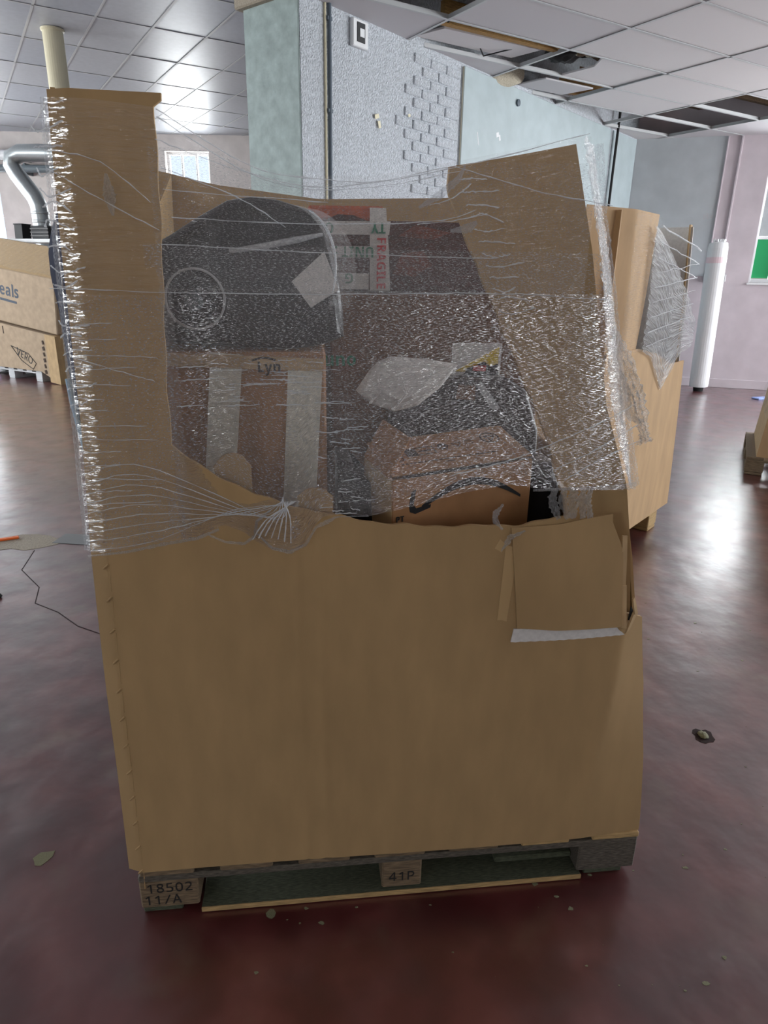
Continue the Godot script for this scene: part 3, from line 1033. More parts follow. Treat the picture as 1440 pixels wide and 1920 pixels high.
func flat(o: Node3D, called: String, line: Array, w: float, thick: float, m: Material, label := "") -> MeshInstance3D:
	var st := begin()
	var p := poly(line)
	for i in p.size(): p[i] -= Vector2(org.x, org.y)
	prism(st, p, thick, Vector3(0, 0, -(w - org.z)))
	return put(o, called, st, m, label)


func build_contents() -> void:
	# tall carton on the left, with two white strips
	var o := boxthing("carton", "tall brown carton with two upright white foam strips inside the torn box", "carton", 0.26, 0.15, 0.34)
	put(o, "body", box_mesh(Vector3(0.375, 1.12, 0.4), 0.005, P(0.26, 0.713, 0.34)), M.card_red)
	flat(o, "foam_strip", [0.198, 1.0, 0.257, 0.995, 0.287, 1.268, 0.227, 1.273], 0.132, 0.007, M.foam, "white foam strip")
	flat(o, "foam_strip", [0.353, 0.93, 0.42, 0.925, 0.441, 1.25, 0.374, 1.253], 0.132, 0.007, M.foam, "white foam strip")
	flat(o, "reflection_band", [0.075, 1.25, 0.44, 1.238, 0.444, 1.262, 0.075, 1.275], 0.128, 0.005, M.card_pale)  # pale band painted in for the film's yellowish reflection
	writing(o, "printed_word", "Lyn", 0.02, M.ink, Transform3D(Basis(), P(0.337, 1.246, 0.127)), "Droid Sans")
	var st := begin()
	var arc := []
	for k in 9: arc.append(P(0.305 + 0.045 * k / 8.0, 1.254 + 0.01 * sin(PI * (0.15 + k / 12.0)), 0.127))
	tube(st, arc, 0.002, 6)
	put(o, "printed_arc", st, M.ink)
	# black case with a wheel
	o = boxthing("plastic_case", "black rounded plastic case with a round wheel under clear wrap, white label stuck on it", "case", 0.31, 1.274, 0.3)
	st = begin()
	pillow(st, [0.1, 1.29, 0.2, 1.284, 0.3, 1.277, 0.374, 1.274, 0.44, 1.282, 0.486, 1.3, 0.484, 1.35, 0.478, 1.4, 0.464, 1.46, 0.45, 1.507, 0.428, 1.531, 0.363, 1.548, 0.315, 1.553, 0.27, 1.545, 0.212, 1.514, 0.165, 1.485, 0.1, 1.45], 0.16, 0.24, 0.03, 0.004)
	put(o, "body", st, M.black)
	st = begin()
	lathe(st, [0.0, 0.0, 0.02, 0.0, 0.026, -0.006, 0.036, -0.008, 0.042, 0.004, 0.05, 0.009, 0.057, 0.004, 0.058, -0.02], Transform3D(Basis(Vector3.RIGHT, PI / 2), P(0.205, 1.37, 0.152)), 40)
	var wh := put(o, "wheel", st, M.black_dull)
	st = begin()
	lathe(st, [0.0, 0.012, 0.012, 0.011, 0.018, 0.004, 0.018, -0.01], Transform3D(Basis(Vector3.RIGHT, PI / 2), P(0.2, 1.365, 0.152)), 24)
	put(wh, "hub", st, M.grid_dark)
	st = begin()
	var ring := []
	for k in 41: ring.append(P(0.205 + 0.054 * cos(TAU * k / 40), 1.37 + 0.054 * sin(TAU * k / 40), 0.141))
	tube(st, ring, 0.0025, 6)
	put(wh, "wheel_rim", st, M.fold)
	flat(o, "recessed_panel", [0.29, 1.468, 0.43, 1.495, 0.425, 1.522, 0.36, 1.53, 0.3, 1.5], 0.152, 0.012, M.black)
	flat(o, "lower_panel", [0.28, 1.40, 0.43, 1.42, 0.44, 1.47, 0.28, 1.45], 0.154, 0.012, M.charcoal)
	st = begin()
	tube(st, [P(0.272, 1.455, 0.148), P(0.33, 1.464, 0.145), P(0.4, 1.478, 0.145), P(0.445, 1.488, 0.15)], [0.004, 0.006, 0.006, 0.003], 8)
	put(o, "film_highlight", st, M.fold)  # whitish bar modelled as the film's highlight across the case
	flat(o, "paper_label", [0.385, 1.404, 0.447, 1.458, 0.474, 1.39, 0.42, 1.357], 0.138, 0.0015, M.white_paper, "white paper label stuck on crooked")
	# clear bag that bulges round the right side of the case
	st = begin()
	sheet(st, func(s: float, t: float) -> Vector3:
		var a := lerpf(-0.6, 1.5, t)
		return P(0.40 + 0.094 * cos(a) + 0.02 * s - 0.03 * (1.0 - s), 1.42 + 0.118 * sin(a), 0.13 + 0.1 * s), 8, 20, 0.0, Vector2(0.3, 1.0))
	put(o, "clear_bag", st, M.film)
	st = begin()
	var edge := []
	for k in 14:
		var a := lerpf(-0.5, 1.3, k / 13.0)
		edge.append(P(0.402 + 0.066 * cos(a), 1.43 + 0.1 * sin(a), 0.128))
	tube(st, edge, [0.001, 0.0015, 0.002, 0.002, 0.002, 0.0025, 0.003, 0.003, 0.003, 0.003, 0.0025, 0.002, 0.002, 0.001], 6)
	put(o, "bag_edge", st, M.fold)
	# dark printed carton at the back, upside down under white tape
	o = boxthing("carton", "dark red and orange carton lying upside down under white printed tape", "carton", 0.63, 1.381, 0.6)
	put(o, "body", box_mesh(Vector3(0.45, 0.15, 0.4), 0.006, P(0.62, 1.457, 0.6)), M.maroon)
	st = begin()
	bx(st, P(0.505, 1.545, 0.56), Vector3(0.17, 0.03, 0.32), 0.006, Basis(Vector3.BACK, 0.01))
	put(o, "orange_flap", st, M.orange)
	flat(o, "dark_print", [0.46, 1.53, 0.485, 1.542, 0.52, 1.541, 0.55, 1.53], 0.398, 0.002, M.maroon)
	flat(o, "white_tape", [0.4, 1.5, 0.6, 1.502, 0.603, 1.53, 0.4, 1.527], 0.397, 0.003, M.white_paper)
	flat(o, "white_tape", [0.4, 1.452, 0.59, 1.454, 0.592, 1.478, 0.4, 1.476], 0.397, 0.003, M.white_paper)
	flat(o, "white_tape", [0.44, 1.386, 0.555, 1.386, 0.555, 1.42, 0.44, 1.422], 0.397, 0.003, M.white_paper)
	flat(o, "white_tape", [0.558, 1.384, 0.604, 1.384, 0.6, 1.47, 0.592, 1.557, 0.556, 1.557], 0.3955, 0.003, M.white_paper)
	var up := Basis(Vector3.BACK, PI)
	writing(o, "tape_print", "TY", 0.022, M.green_ink, Transform3D(up, P(0.575, 1.516, 0.392)))
	writing(o, "tape_print", "O.", 0.022, M.green_ink, Transform3D(up, P(0.462, 1.514, 0.394)))
	writing(o, "tape_print", "UNIT :", 0.022, M.green_ink, Transform3D(up, P(0.522, 1.466, 0.392)))
	writing(o, "tape_print", "G", 0.022, M.green_ink, Transform3D(up, P(0.51, 1.41, 0.394)))
	writing(o, "tape_print", "FRAGILE", 0.02, M.red_ink, Transform3D(Basis(Vector3.BACK, -PI / 2), P(0.582, 1.442, 0.391)))
	flat(o, "faded_print", [0.61, 1.42, 0.66, 1.415, 0.7, 1.44, 0.68, 1.47, 0.63, 1.465], 0.398, 0.002, M.rust_red)
	flat(o, "faded_print", [0.62, 1.5, 0.7, 1.495, 0.74, 1.51, 0.66, 1.525], 0.398, 0.002, M.rust_red)
	# the large brown carton
	o = boxthing("carton", "large brown carton at the back with white sticker and green print, under dense wrap", "carton", 0.72, 0.15, 0.56)
	put(o, "body", box_mesh(Vector3(0.5, 1.225, 0.42), 0.005, P(0.715, 0.766, 0.57)), M.card_brown)
	flat(o, "sticker", [0.748, 1.18, 0.864, 1.178, 0.866, 1.272, 0.748, 1.272], 0.357, 0.002, M.white_paper, "white sticker with a yellow warning triangle")
	flat(o, "yellow_triangle", [0.757, 1.208, 0.857, 1.2, 0.859, 1.264], 0.355, 0.002, M.yellow)
	flat(o, "black_print", [0.775, 1.2, 0.86, 1.198, 0.858, 1.226, 0.84, 1.219, 0.825, 1.231, 0.805, 1.222, 0.785, 1.216], 0.353, 0.002, M.ink)
	flat(o, "red_print", [0.797, 1.21, 0.828, 1.208, 0.83, 1.221, 0.8, 1.222], 0.351, 0.002, M.red_ink)
	writing(o, "green_print", "uno", 0.03, M.green_ink, Transform3D(Basis(), P(0.487, 1.234, 0.356)))
	# dark wrapped slab in front of it
	o = boxthing("wrapped_slab", "charcoal slab wrapped in film leaning below the yellow sticker", "package", 0.8, 0.15, 0.3)
	st = begin()
	pillow(st, [0.56, 0.15, 0.98, 0.15, 0.95, 1.08, 0.915, 1.17, 0.875, 1.195, 0.735, 1.2, 0.66, 1.15, 0.6, 1.13], 0.29, 0.06, 0.015)
	put(o, "body", st, M.charcoal)
	flat(o, "brown_patch", [0.745, 1.155, 0.79, 1.152, 0.79, 1.185, 0.752, 1.187], 0.286, 0.003, M.card_brown)
	flat(o, "clear_tape", [0.79, 1.187, 0.806, 1.19, 0.85, 1.135, 0.832, 1.13], 0.284, 0.003, M.fold)
	# white poly bag
	o = boxthing("mailing_bag", "crumpled white plastic mailing bag lying on top of the smaller carton", "bag", 0.62, 1.142, 0.24)
	st = begin()
	var bag := [[0.514, 1.185, 0.545, 1.159, 0.595, 1.142, 0.645, 1.155, 0.694, 1.195, 0.728, 1.241, 0.66, 1.251, 0.587, 1.256, 0.56, 1.245, 0.543, 1.228]]
	pillow(st, bag[0], 0.19, 0.04, 0.02, 0.012)
	put(o, "body", st, M.white_paper)
	st = begin()
	tube(st, [P(0.54, 1.165, 0.186), P(0.56, 1.19, 0.178), P(0.555, 1.225, 0.184)], 0.003, 6)
	put(o, "crease", st, M.white_paper)
	st = begin()
	tube(st, [P(0.59, 1.15, 0.186), P(0.615, 1.185, 0.176), P(0.6, 1.23, 0.18)], 0.0025, 6)
	put(o, "crease", st, M.white_paper)
	smile_box()
	# black sacks filling the gaps
	o = boxthing("plastic_sack", "dark navy plastic sack under the smaller carton, seen in the gaps beside it", "sack", 0.72, 0.15, 0.16)
	st = begin()
	pillow(st, [0.47, 0.15, 1.0, 0.15, 1.01, 0.6, 0.985, 0.92, 0.955, 1.03, 0.9, 1.03, 0.88, 0.82, 0.56, 0.8, 0.53, 0.96, 0.5, 1.04, 0.47, 1.05], 0.165, 0.115, 0.03)
	put(o, "body", st, M.black)
	o = boxthing("navy_panel", "dark navy padded panel bulging out of the left side of the torn box", "panel", -0.05, 0.7, 0.3)
	st = begin()
	sheet(st, func(s: float, t: float) -> Vector3:
		var v := lerpf(0.92, 1.53, t)
		var l := pl([0.92, -0.058, 1.095, -0.082, 1.142, -0.087, 1.21, -0.091, 1.276, -0.093, 1.34, -0.094, 1.403, -0.101, 1.453, -0.099, 1.5, -0.085, 1.53, -0.07], v)
		return P(lerpf(l, -0.006, s), v, 0.3 - 0.02 * sin(PI * s)), 8, 30, 0.03)
	put(o, "cushion", st, M.navy)
	st = begin()
	tube(st, [P(-0.058, 0.92, 0.29), P(-0.083, 1.095, 0.29), P(-0.09, 1.16, 0.29), P(-0.092, 1.2, 0.29)], 0.006, 8)
	put(o, "piping", st, M.sky_blue, "pale blue edge")


func smile_box() -> void:
	var o := boxthing("small_carton", "open brown carton with curved black arrow printed upside down, inside the torn box", "carton", 0.72, 0.9, 0.15)
	# front face, leaning and turned: its corners from a turned box
	var b := Basis(Vector3.UP, 0.27) * Basis(Vector3.BACK, 0.05) * Basis(Vector3.RIGHT, 0.06)
	var c := P(0.572, 1.037, 0.045)       # upper left front corner
	var at := func(x: float, y: float, z: float) -> Vector3: return c + b * Vector3(x, y, z)
	var wd := 0.325
	var put_box := func(called: String, x: float, y: float, z: float, sx: float, sy: float, sz: float, m: Material) -> MeshInstance3D:
		var st := begin()
		bx(st, at.call(x, y, z), Vector3(sx, sy, sz), 0.002, b)
		return put(o, called, st, m)
	put_box.call("front_panel", wd / 2, -0.1, -0.003, wd, 0.2, 0.006, M.card_red)
	put_box.call("side_panel", 0.003, -0.1, -0.08, 0.006, 0.2, 0.15, M.card_pale)  # paler card paints in the light falling on this side
	put_box.call("side_panel", wd - 0.003, -0.1, -0.08, 0.006, 0.2, 0.15, M.card_red)
	put_box.call("back_panel", wd / 2, -0.1, -0.157, wd, 0.2, 0.006, M.card_red)
	put_box.call("bottom_panel", wd / 2, -0.197, -0.08, wd - 0.01, 0.006, 0.145, M.card_red)
	# top flap, a little open along its front edge, carrying the printed signs
	var tf := Basis(b) * Basis(Vector3.RIGHT, 0.2)
	var tc: Vector3 = at.call(0.0, 0.004, -0.004)
	var st := begin()
	bx(st, tc + tf * Vector3(wd / 2, 0.003, -0.07), Vector3(wd, 0.006, 0.14), 0.002, tf)
	var top := put(o, "top_flap", st, M.card_red)
	st = begin()
	bx(st, at.call(wd * 0.45, 0.002, -0.002), Vector3(wd * 0.75, 0.005, 0.005), 0.001, b)
	put(o, "torn_gap", st, M.ink)
	# left flap standing up
	var lf := b * Basis(Vector3.BACK, 1.05)
	st = begin()
	bx(st, at.call(0.0, 0.0, -0.08) + lf * Vector3(0.045, 0.003, 0), Vector3(0.09, 0.006, 0.14), 0.002, lf)
	put(o, "side_flap", st, M.card_red)
	# curved arrow, printed upside down
	var tip := []
	var low := []
	for k in 21:
		var s := k / 20.0
		var x := lerpf(0.065, 0.3, s)
		var arch := sin(PI * (0.06 + 0.88 * s))
		var y := -0.077 + 0.056 * arch - 0.012 * s
		var th := 0.0135 * sin(PI * (0.12 + 0.8 * s)) + 0.001
		tip.append(Vector2(x, y + th / 2))
		low.append(Vector2(x, y - th / 2 - 0.002))
	low.reverse()
	st = begin()
	prism(st, PackedVector2Array(tip + low), 0.0012, at.call(0, 0, 0.0012), b)
	put(o, "printed_arrow", st, M.ink)
	st = begin()
	prism(st, poly([0.042, -0.03, 0.052, -0.026, 0.046, -0.058, 0.052, -0.068, 0.085, -0.064, 0.084, -0.071, 0.05, -0.08, 0.038, -0.074, 0.036, -0.06]), 0.0012, at.call(0, 0, 0.0012), b)
	put(o, "printed_arrow", st, M.ink)
	writing(o, "printed_word", "PT", 0.012, M.ink, Transform3D(b, at.call(0.016, -0.086, 0.001)))
	# signs on the top flap
	var lie := tf * Basis(Vector3.RIGHT, -PI / 2)
	var on := func(x: float, y: float) -> Vector3: return tc + tf * Vector3(x, 0.0066, -y)
	var outline := func(x: float, y: float, r: float, sides: int, th: float, turn: float) -> void:
		var s2 := begin()
		var path := []
		for k in sides + 1:
			var a := TAU * k / sides + turn
			path.append(on.call(x + cos(a) * r, y + sin(a) * r))
		tube(s2, path, th, 5)
		put(top, "printed_sign", s2, M.ink_brown)
	outline.call(0.032, 0.062, 0.022, 4, 0.0011, PI / 4)
	outline.call(0.032, 0.064, 0.01, 12, 0.0014, 0.0)
	outline.call(0.15, 0.08, 0.01, 3, 0.0022, 0.5)
	outline.call(0.15, 0.08, 0.012, 6, 0.0012, 0.0)
	outline.call(0.185, 0.082, 0.013, 3, 0.001, -PI / 2)
	outline.call(0.215, 0.085, 0.011, 4, 0.0007, PI / 4)
	outline.call(0.27, 0.09, 0.021, 20, 0.0015, 0.0)
	outline.call(0.27, 0.09, 0.013, 3, 0.0022, 0.3)
	st = begin()
	bx(st, on.call(0.073, 0.073), Vector3(0.026, 0.0008, 0.03), 0.0, tf)
	put(top, "printed_sign", st, M.ink_brown)
	st = begin()
	for e in [[0.107, 0.088, 0.04, 0.002], [0.107, 0.06, 0.04, 0.002], [0.127, 0.074, 0.002, 0.03], [0.105, 0.074, 0.03, 0.004]]:
		bx(st, on.call(e[0], e[1]), Vector3(e[2], 0.0008, e[3]), 0.0, tf)
	put(top, "printed_sign", st, M.ink_brown)
	st = begin()
	var x := 0.035
	while x < 0.255:
		var len := rng.randf_range(0.004, 0.014)
		bx(st, on.call(x + len / 2, 0.032), Vector3(len, 0.0008, 0.0035), 0.0, tf)
		x += len + 0.003
	for e in [[0.14, 0.022, 0.02]]:
		bx(st, on.call(e[0], e[1]), Vector3(e[2], 0.0008, 0.003), 0.0, tf)
	put(top, "small_print", st, M.ink_brown)


# ---------------------------------------------------------------- stretch film round the box
const UPPER := [0.0, 1.663, 0.1, 1.66, 0.189, 1.653, 0.258, 1.623, 0.328, 1.581, 0.403, 1.569, 0.522, 1.572, 0.661, 1.597, 0.88, 1.64, 0.93, 1.638]
const LOWER := [-0.01, 0.918, 0.05, 0.925, 0.131, 0.941, 0.2, 0.95, 0.25, 0.975, 0.285, 0.96, 0.3, 0.945, 0.33, 0.925, 0.366, 0.915, 0.395, 0.928, 0.41, 0.955, 0.43, 0.985, 0.468, 0.99, 0.52, 0.984, 0.6, 1.0, 0.7, 1.025, 0.795, 1.04, 0.87, 1.03, 1.05, 1.03]


func film_depth(u: float, v: float) -> float:
	var over := -0.008
	# over the gap between the posts the film is drawn tight and dips a little
	var gap := smoothstep(0.17, 0.3, u) * (1.0 - smoothstep(0.75, 0.95, u)) * smoothstep(0.95, 1.15, v)
	return over + 0.022 * gap - 0.02 * smoothstep(0.85, 1.0, u) * 0.4


func film(o: Node3D, called: String, u0: float, u1: float, lo: Callable, hi: Callable, off: float, m: Material, waves: float, sd: int, label := "", nu := 60, nv := 40) -> void:
	var n := FastNoiseLite.new()
	n.seed = sd
	n.frequency = 1.0
	var st := begin()
	sheet(st, func(s: float, t: float) -> Vector3:
		var u := lerpf(u0, u1, s)
		var v := lerpf(lo.call(u), hi.call(u), t)
		u = lerpf(u0, minf(u1, 0.004 + pl([1.02, 1.052, 1.183, 0.989, 1.467, 0.928, 1.637, 0.88], v)), s)   # ends at the edge of the leaning post
		var lu := pl(LEFT_U, v)
		var w := film_depth(u, v) + off - waves * absf(n.get_noise_2d(u * 9.0, v * 60.0)) + 0.45 * maxf(0.0, 0.034 - (u - lu))
		return P(maxf(u, lu - 0.004), v, w), nu, nv, 0.0, Vector2(u1 - u0, 0.7))
	put(o, called, st, m, label)


func strand(o: Node3D, called: String, pts: Array, r: float, sag := 0.0) -> void:
	r *= 0.7
	var st := begin()
	var path := []
	var rad := []
	for i in pts.size() - 1:
		for k in 8:
			var s := k / 8.0
			var a: Array = pts[i]
			var b: Array = pts[i + 1]
			var c: Array = pts[maxi(i - 1, 0)]
			var d: Array = pts[mini(i + 2, pts.size() - 1)]
			var u := cubic_interpolate(a[0], b[0], c[0], d[0], s)
			var v := cubic_interpolate(a[1], b[1], c[1], d[1], s) - sag * sin(PI * (i + s) / (pts.size() - 1))
			var w := lerpf(a[2], b[2], s) if a.size() > 2 else film_depth(u, v) - 0.006
			path.append(P(u, v + rng.randf_range(-0.001, 0.001), w))
			rad.append(r * rng.randf_range(0.4, 1.3))
	var e: Array = pts[pts.size() - 1]
	path.append(P(e[0], e[1], e[2] if e.size() > 2 else film_depth(e[0], e[1]) - 0.006))
	rad.append(r * 0.4)
	tube(st, path, rad, 6)
	put(o, called, st, M.fold)


# a crushed ribbon of film along a line of points [u, v, w, width]
func crumple(o: Node3D, called: String, pts: Array, sd: int, m: Material, label := "", rough := 0.35, nu := 14, nv := 40) -> void:
	var n := FastNoiseLite.new()
	n.seed = sd
	n.frequency = 1.0
	var st := begin()
	sheet(st, func(s: float, t: float) -> Vector3:
		var x := t * (pts.size() - 1)
		var i := mini(int(x), pts.size() - 2)
		var f := x - i
		var a: Array = pts[i]
		var b: Array = pts[i + 1]
		var dir := Vector2(b[0] - a[0], b[1] - a[1]).normalized()
		var side := Vector2(dir.y, -dir.x)
		var wid := lerpf(a[3], b[3], f) * (0.5 if called == "torn_edge" else 1.0)
		var c := (s - 0.5) * wid * (1.0 + rough * n.get_noise_2d(t * 30.0, 5.0))
		var k := wid * rough * n.get_noise_2d(s * 7.0, t * 40.0)
		var q := Vector2(lerpf(a[0], b[0], f), lerpf(a[1], b[1], f)) + side * c + dir * k * 0.4
		return P(q.x, q.y, lerpf(a[2], b[2], f) + k - wid * 0.25 * sin(s * 19.0 + t * 11.0) * rough), nu, nv, 0.0, Vector2(0.3, 1.5))
	put(o, called, st, m, label)


func build_wrap() -> void:
	var o := boxthing("stretch_wrap", "clear creased stretch film wound round the upper half of the torn cardboard box", "plastic wrap", 0.6, 0.92, -0.02)
	var low := func(u: float) -> float: return pl(LOWER, u)
	var high := func(u: float) -> float: return pl(UPPER, u)
	var at := func(v: float) -> Callable: return func(_u: float) -> float: return v
	# clear sheets
	film(o, "post_film", -0.006, 0.19, low, high, -0.003, M.film, 0.004, 61, "film tight on the left corner post", 40, 90)
	film(o, "upper_film", 0.19, 0.9, at.call(1.39), high, -0.002, M.film, 0.004, 62, "sheer film stretched between the posts", 60, 40)
	film(o, "middle_film", 0.17, 1.02, low, at.call(1.392), -0.004, M.film_dense, 0.003, 63, "film lying in two layers over the goods", 80, 70)
	film(o, "second_layer", 0.15, 0.98, func(u: float) -> float: return pl(LOWER, u) + 0.02, at.call(1.46), 0.004, M.glint_fleck, 0.002, 64, "", 70, 50)
	film(o, "milky_layer", -0.004, 0.18, func(u: float) -> float: return pl(LOWER, u) + 0.004, at.call(1.38), -0.005, M.glint_fleck_soft, 0.002, 65, "", 30, 50)
	film(o, "milky_layer", 0.17, 0.9, at.call(1.385), func(u: float) -> float: return minf(pl(UPPER, u) - 0.01, 1.6), 0.001, M.glint_fleck_soft, 0.002, 66, "", 40, 30)
	# the side film that runs back from the leaning post, bunched and white
	var n := FastNoiseLite.new()
	n.seed = 67
	n.frequency = 1.0
	for k in 2:
		var st := begin()
		sheet(st, func(s: float, t: float) -> Vector3:
			var v := lerpf(1.02, 1.645, t)
			var a := pl([1.02, 1.052, 1.183, 0.989, 1.467, 0.928, 1.637, 0.88], v)
			var b := pl([1.0, 1.1, 1.184, 1.057, 1.469, 0.986, 1.647, 0.934], v)
			return P(lerpf(a, b, s) + 0.006 * n.get_noise_2d(s * 3.0, v * 40.0 + k * 9.0), v, 0.012 - 0.006 * k + 0.1 * s + 0.012 * n.get_noise_2d(s * 4.0, v * 55.0 + s * 12.0)), 10, 90, 0.0, Vector2(0.2, 1.4))
		put(o, "side_film", st, M.milk_white if k == 0 else M.film_dense, "bunched white film at the right corner" if k == 0 else "")
	# long creases
	for c in [[[0.0, 1.39], [0.2, 1.385], [0.5, 1.386], [0.73, 1.391], [0.95, 1.383]], [[0.66, 1.59], [0.8, 1.557], [0.93, 1.535]], [[0.19, 1.651], [0.33, 1.578], [0.42, 1.565]],
			[[0.19, 1.57], [0.3, 1.535], [0.38, 1.49]], [[0.185, 1.61], [0.3, 1.575], [0.45, 1.552], [0.66, 1.59]], [[0.4, 1.567], [0.52, 1.562], [0.66, 1.588], [0.88, 1.643]], [[0.19, 1.54], [0.45, 1.53]],
			[[0.19, 1.64], [0.35, 1.56], [0.5, 1.552], [0.67, 1.583]], [[0.2, 1.5], [0.46, 1.497], [0.63, 1.506], [0.7, 1.525]], [[0.18, 1.46], [0.45, 1.452], [0.74, 1.448]], [[0.6, 1.5], [0.68, 1.51], [0.72, 1.52]],
			[[0.02, 1.565], [0.1, 1.52], [0.18, 1.48]], [[0.02, 1.59], [0.1, 1.575], [0.17, 1.52]], [[0.88, 1.07], [0.95, 1.11], [1.03, 1.16]], [[0.68, 1.06], [0.8, 1.09], [0.93, 1.15], [1.02, 1.2]], [[0.9, 1.05], [0.96, 1.09], [1.04, 1.13]],
			[[0.02, 1.28], [0.1, 1.255], [0.15, 1.24]], [[0.62, 1.53], [0.655, 1.54], [0.69, 1.565]]]:
		strand(o, "film_crease_and_glint", c, 0.0014)
	# fan of creases above the torn lower edge
	for k in 9:
		var v := 0.93 + k * 0.018
		strand(o, "film_crease_and_glint", [[0.005, v], [0.12, v + 0.016], [0.26 + 0.01 * k, 1.0 - 0.002 * k], [0.36, 1.01 + 0.002 * k]], 0.0012)
	for k in 14:
		var v := 1.02 + k * 0.024
		var u := 0.01 + 0.03 * rng.randf()
		strand(o, "film_crease_and_glint", [[u, v], [u + rng.randf_range(0.05, 0.13), v + rng.randf_range(-0.004, 0.006)]], 0.001)
	# short puckers at the corners
	for k in 16:
		var v := 1.2 + k * 0.028
		strand(o, "film_pucker", [[0.006, v], [0.012 + 0.02 * rng.randf(), v + rng.randf_range(-0.012, 0.012)], [0.03 + 0.03 * rng.randf(), v + rng.randf_range(-0.01, 0.01)]], 0.0022)
	for k in 12:
		var v := 1.57 - k * 0.019
		var u := pl([1.3, 0.79, 1.435, 0.734, 1.6, 0.665], v)
		strand(o, "film_pucker", [[u - 0.01, v], [u + 0.012, v - 0.006 + 0.012 * rng.randf()], [u + 0.03 + 0.03 * rng.randf(), v + rng.randf_range(-0.008, 0.008)]], 0.0018)
	for k in 34:  # short white strands put in as glints on the film
		var v := rng.randf_range(1.19, 1.275)
		var u := rng.randf_range(0.18, 0.44)
		strand(o, "film_crease_and_glint", [[u, v], [u + rng.randf_range(0.02, 0.07), v + rng.randf_range(-0.003, 0.003)]], 0.0012)
	for k in 22:  # more white strands shaped as glints, beside the small carton
		var v := rng.randf_range(0.99, 1.19)
		var u := rng.randf_range(0.42, 0.49)
		strand(o, "film_crease_and_glint", [[u, v], [u + rng.randf_range(0.015, 0.045), v + rng.randf_range(-0.004, 0.004)]], 0.0016)
	crumple(o, "corner_bunch", [[0.026, 1.66, -0.008, 0.008], [0.018, 1.5, -0.008, 0.01], [0.012, 1.35, -0.008, 0.008], [0.008, 1.2, -0.008, 0.01], [0.0, 1.0, -0.008, 0.008], [-0.002, 0.93, -0.008, 0.01]], 70, M.milk_white, "", 0.25, 8, 60)
	crumple(o, "corner_bunch", [[1.052, 1.03, 0.0, 0.02], [1.02, 1.14, 0.0, 0.022], [0.99, 1.25, 0.0, 0.018], [0.955, 1.4, 0.0, 0.016], [0.92, 1.52, 0.0, 0.02], [0.9, 1.63, 0.0, 0.02]], 71, M.milk_white, "", 0.25, 8, 60)
	crumple(o, "film_glint", [[0.6, 1.525, -0.004, 0.004], [0.635, 1.545, -0.004, 0.014], [0.665, 1.57, -0.004, 0.01], [0.675, 1.59, -0.004, 0.003]], 72, M.milk_white)  # highlights on the film, shaped as small white ribbons
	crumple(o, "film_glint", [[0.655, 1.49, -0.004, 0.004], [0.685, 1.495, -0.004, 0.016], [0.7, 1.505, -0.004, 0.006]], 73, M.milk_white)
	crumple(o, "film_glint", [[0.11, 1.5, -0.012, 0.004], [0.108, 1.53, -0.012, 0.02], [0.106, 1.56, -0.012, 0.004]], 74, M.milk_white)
	# torn, fringed lower edge
	crumple(o, "torn_edge", [[0.0, 0.92, -0.014, 0.008], [0.07, 0.926, -0.014, 0.01], [0.14, 0.94, -0.014, 0.014], [0.2, 0.95, -0.014, 0.012], [0.24, 0.966, -0.014, 0.01]], 75, M.milk_white, "", 0.5)
	crumple(o, "torn_edge", [[0.22, 0.955, -0.012, 0.006], [0.25, 0.94, -0.012, 0.01], [0.285, 0.935, -0.012, 0.012], [0.305, 0.95, -0.012, 0.01], [0.31, 0.98, -0.012, 0.012], [0.335, 1.0, -0.012, 0.008]], 76, M.milk_white, "", 0.5)
	crumple(o, "torn_edge", [[0.31, 0.955, -0.012, 0.006], [0.335, 0.925, -0.012, 0.012], [0.37, 0.915, -0.012, 0.014], [0.4, 0.93, -0.012, 0.012], [0.42, 0.965, -0.012, 0.01], [0.44, 0.975, -0.012, 0.02], [0.46, 0.985, -0.012, 0.006], [0.52, 0.985, -0.012, 0.005]], 77, M.milk_white, "", 0.5)
	for k in 7:
		strand(o, "film_crease_and_glint", [[0.30 + 0.012 * k, 0.95 - 0.004 * absf(k - 2.0), -0.012], [0.33 + 0.007 * k, 0.985, -0.014], [0.385 - 0.004 * k, 1.018, -0.012]], 0.002)
	crumple(o, "torn_edge", [[0.84, 1.03, -0.012, 0.008], [0.93, 1.032, -0.014, 0.016], [1.0, 1.034, -0.014, 0.02], [1.05, 1.035, -0.01, 0.03]], 78, M.milk_white, "", 0.5)
	for k in [[0.885, 0.02, 0.9], [0.905, 0.016, 0.92], [0.925, 0.022, 0.93], [0.945, 0.018, 0.95], [0.958, 0.014, 0.965]]:
		crumple(o, "hanging_shred", [[k[0], 1.03, -0.006, 0.012], [k[0] - 0.004, 1.005, -0.01, k[1]], [k[2], 0.968, -0.008, 0.012]], 80 + int(k[0] * 1000), M.shred, "", 0.6, 8, 20)
	crumple(o, "hanging_shred", [[0.785, 1.0, -0.004, 0.004], [0.772, 0.985, -0.008, 0.012], [0.768, 0.97, -0.01, 0.012], [0.785, 0.95, -0.012, 0.004]], 90, M.shred, "", 0.6, 8, 20)
	crumple(o, "hanging_shred", [[0.83, 0.948, -0.016, 0.004], [0.8, 0.935, -0.018, 0.012], [0.785, 0.905, -0.016, 0.003]], 91, M.shred, "", 0.6, 8, 16)
	# loose tail on the right side
	crumple(o, "loose_tail", [[1.016, 1.322, 0.1, 0.01], [1.05, 1.255, 0.1, 0.035], [1.078, 1.2, 0.1, 0.035], [1.1, 1.14, 0.1, 0.028], [1.108, 1.115, 0.1, 0.02], [1.115, 1.093, 0.1, 0.034]], 92, M.shred, "crumpled loose end of film", 0.6, 14, 50)
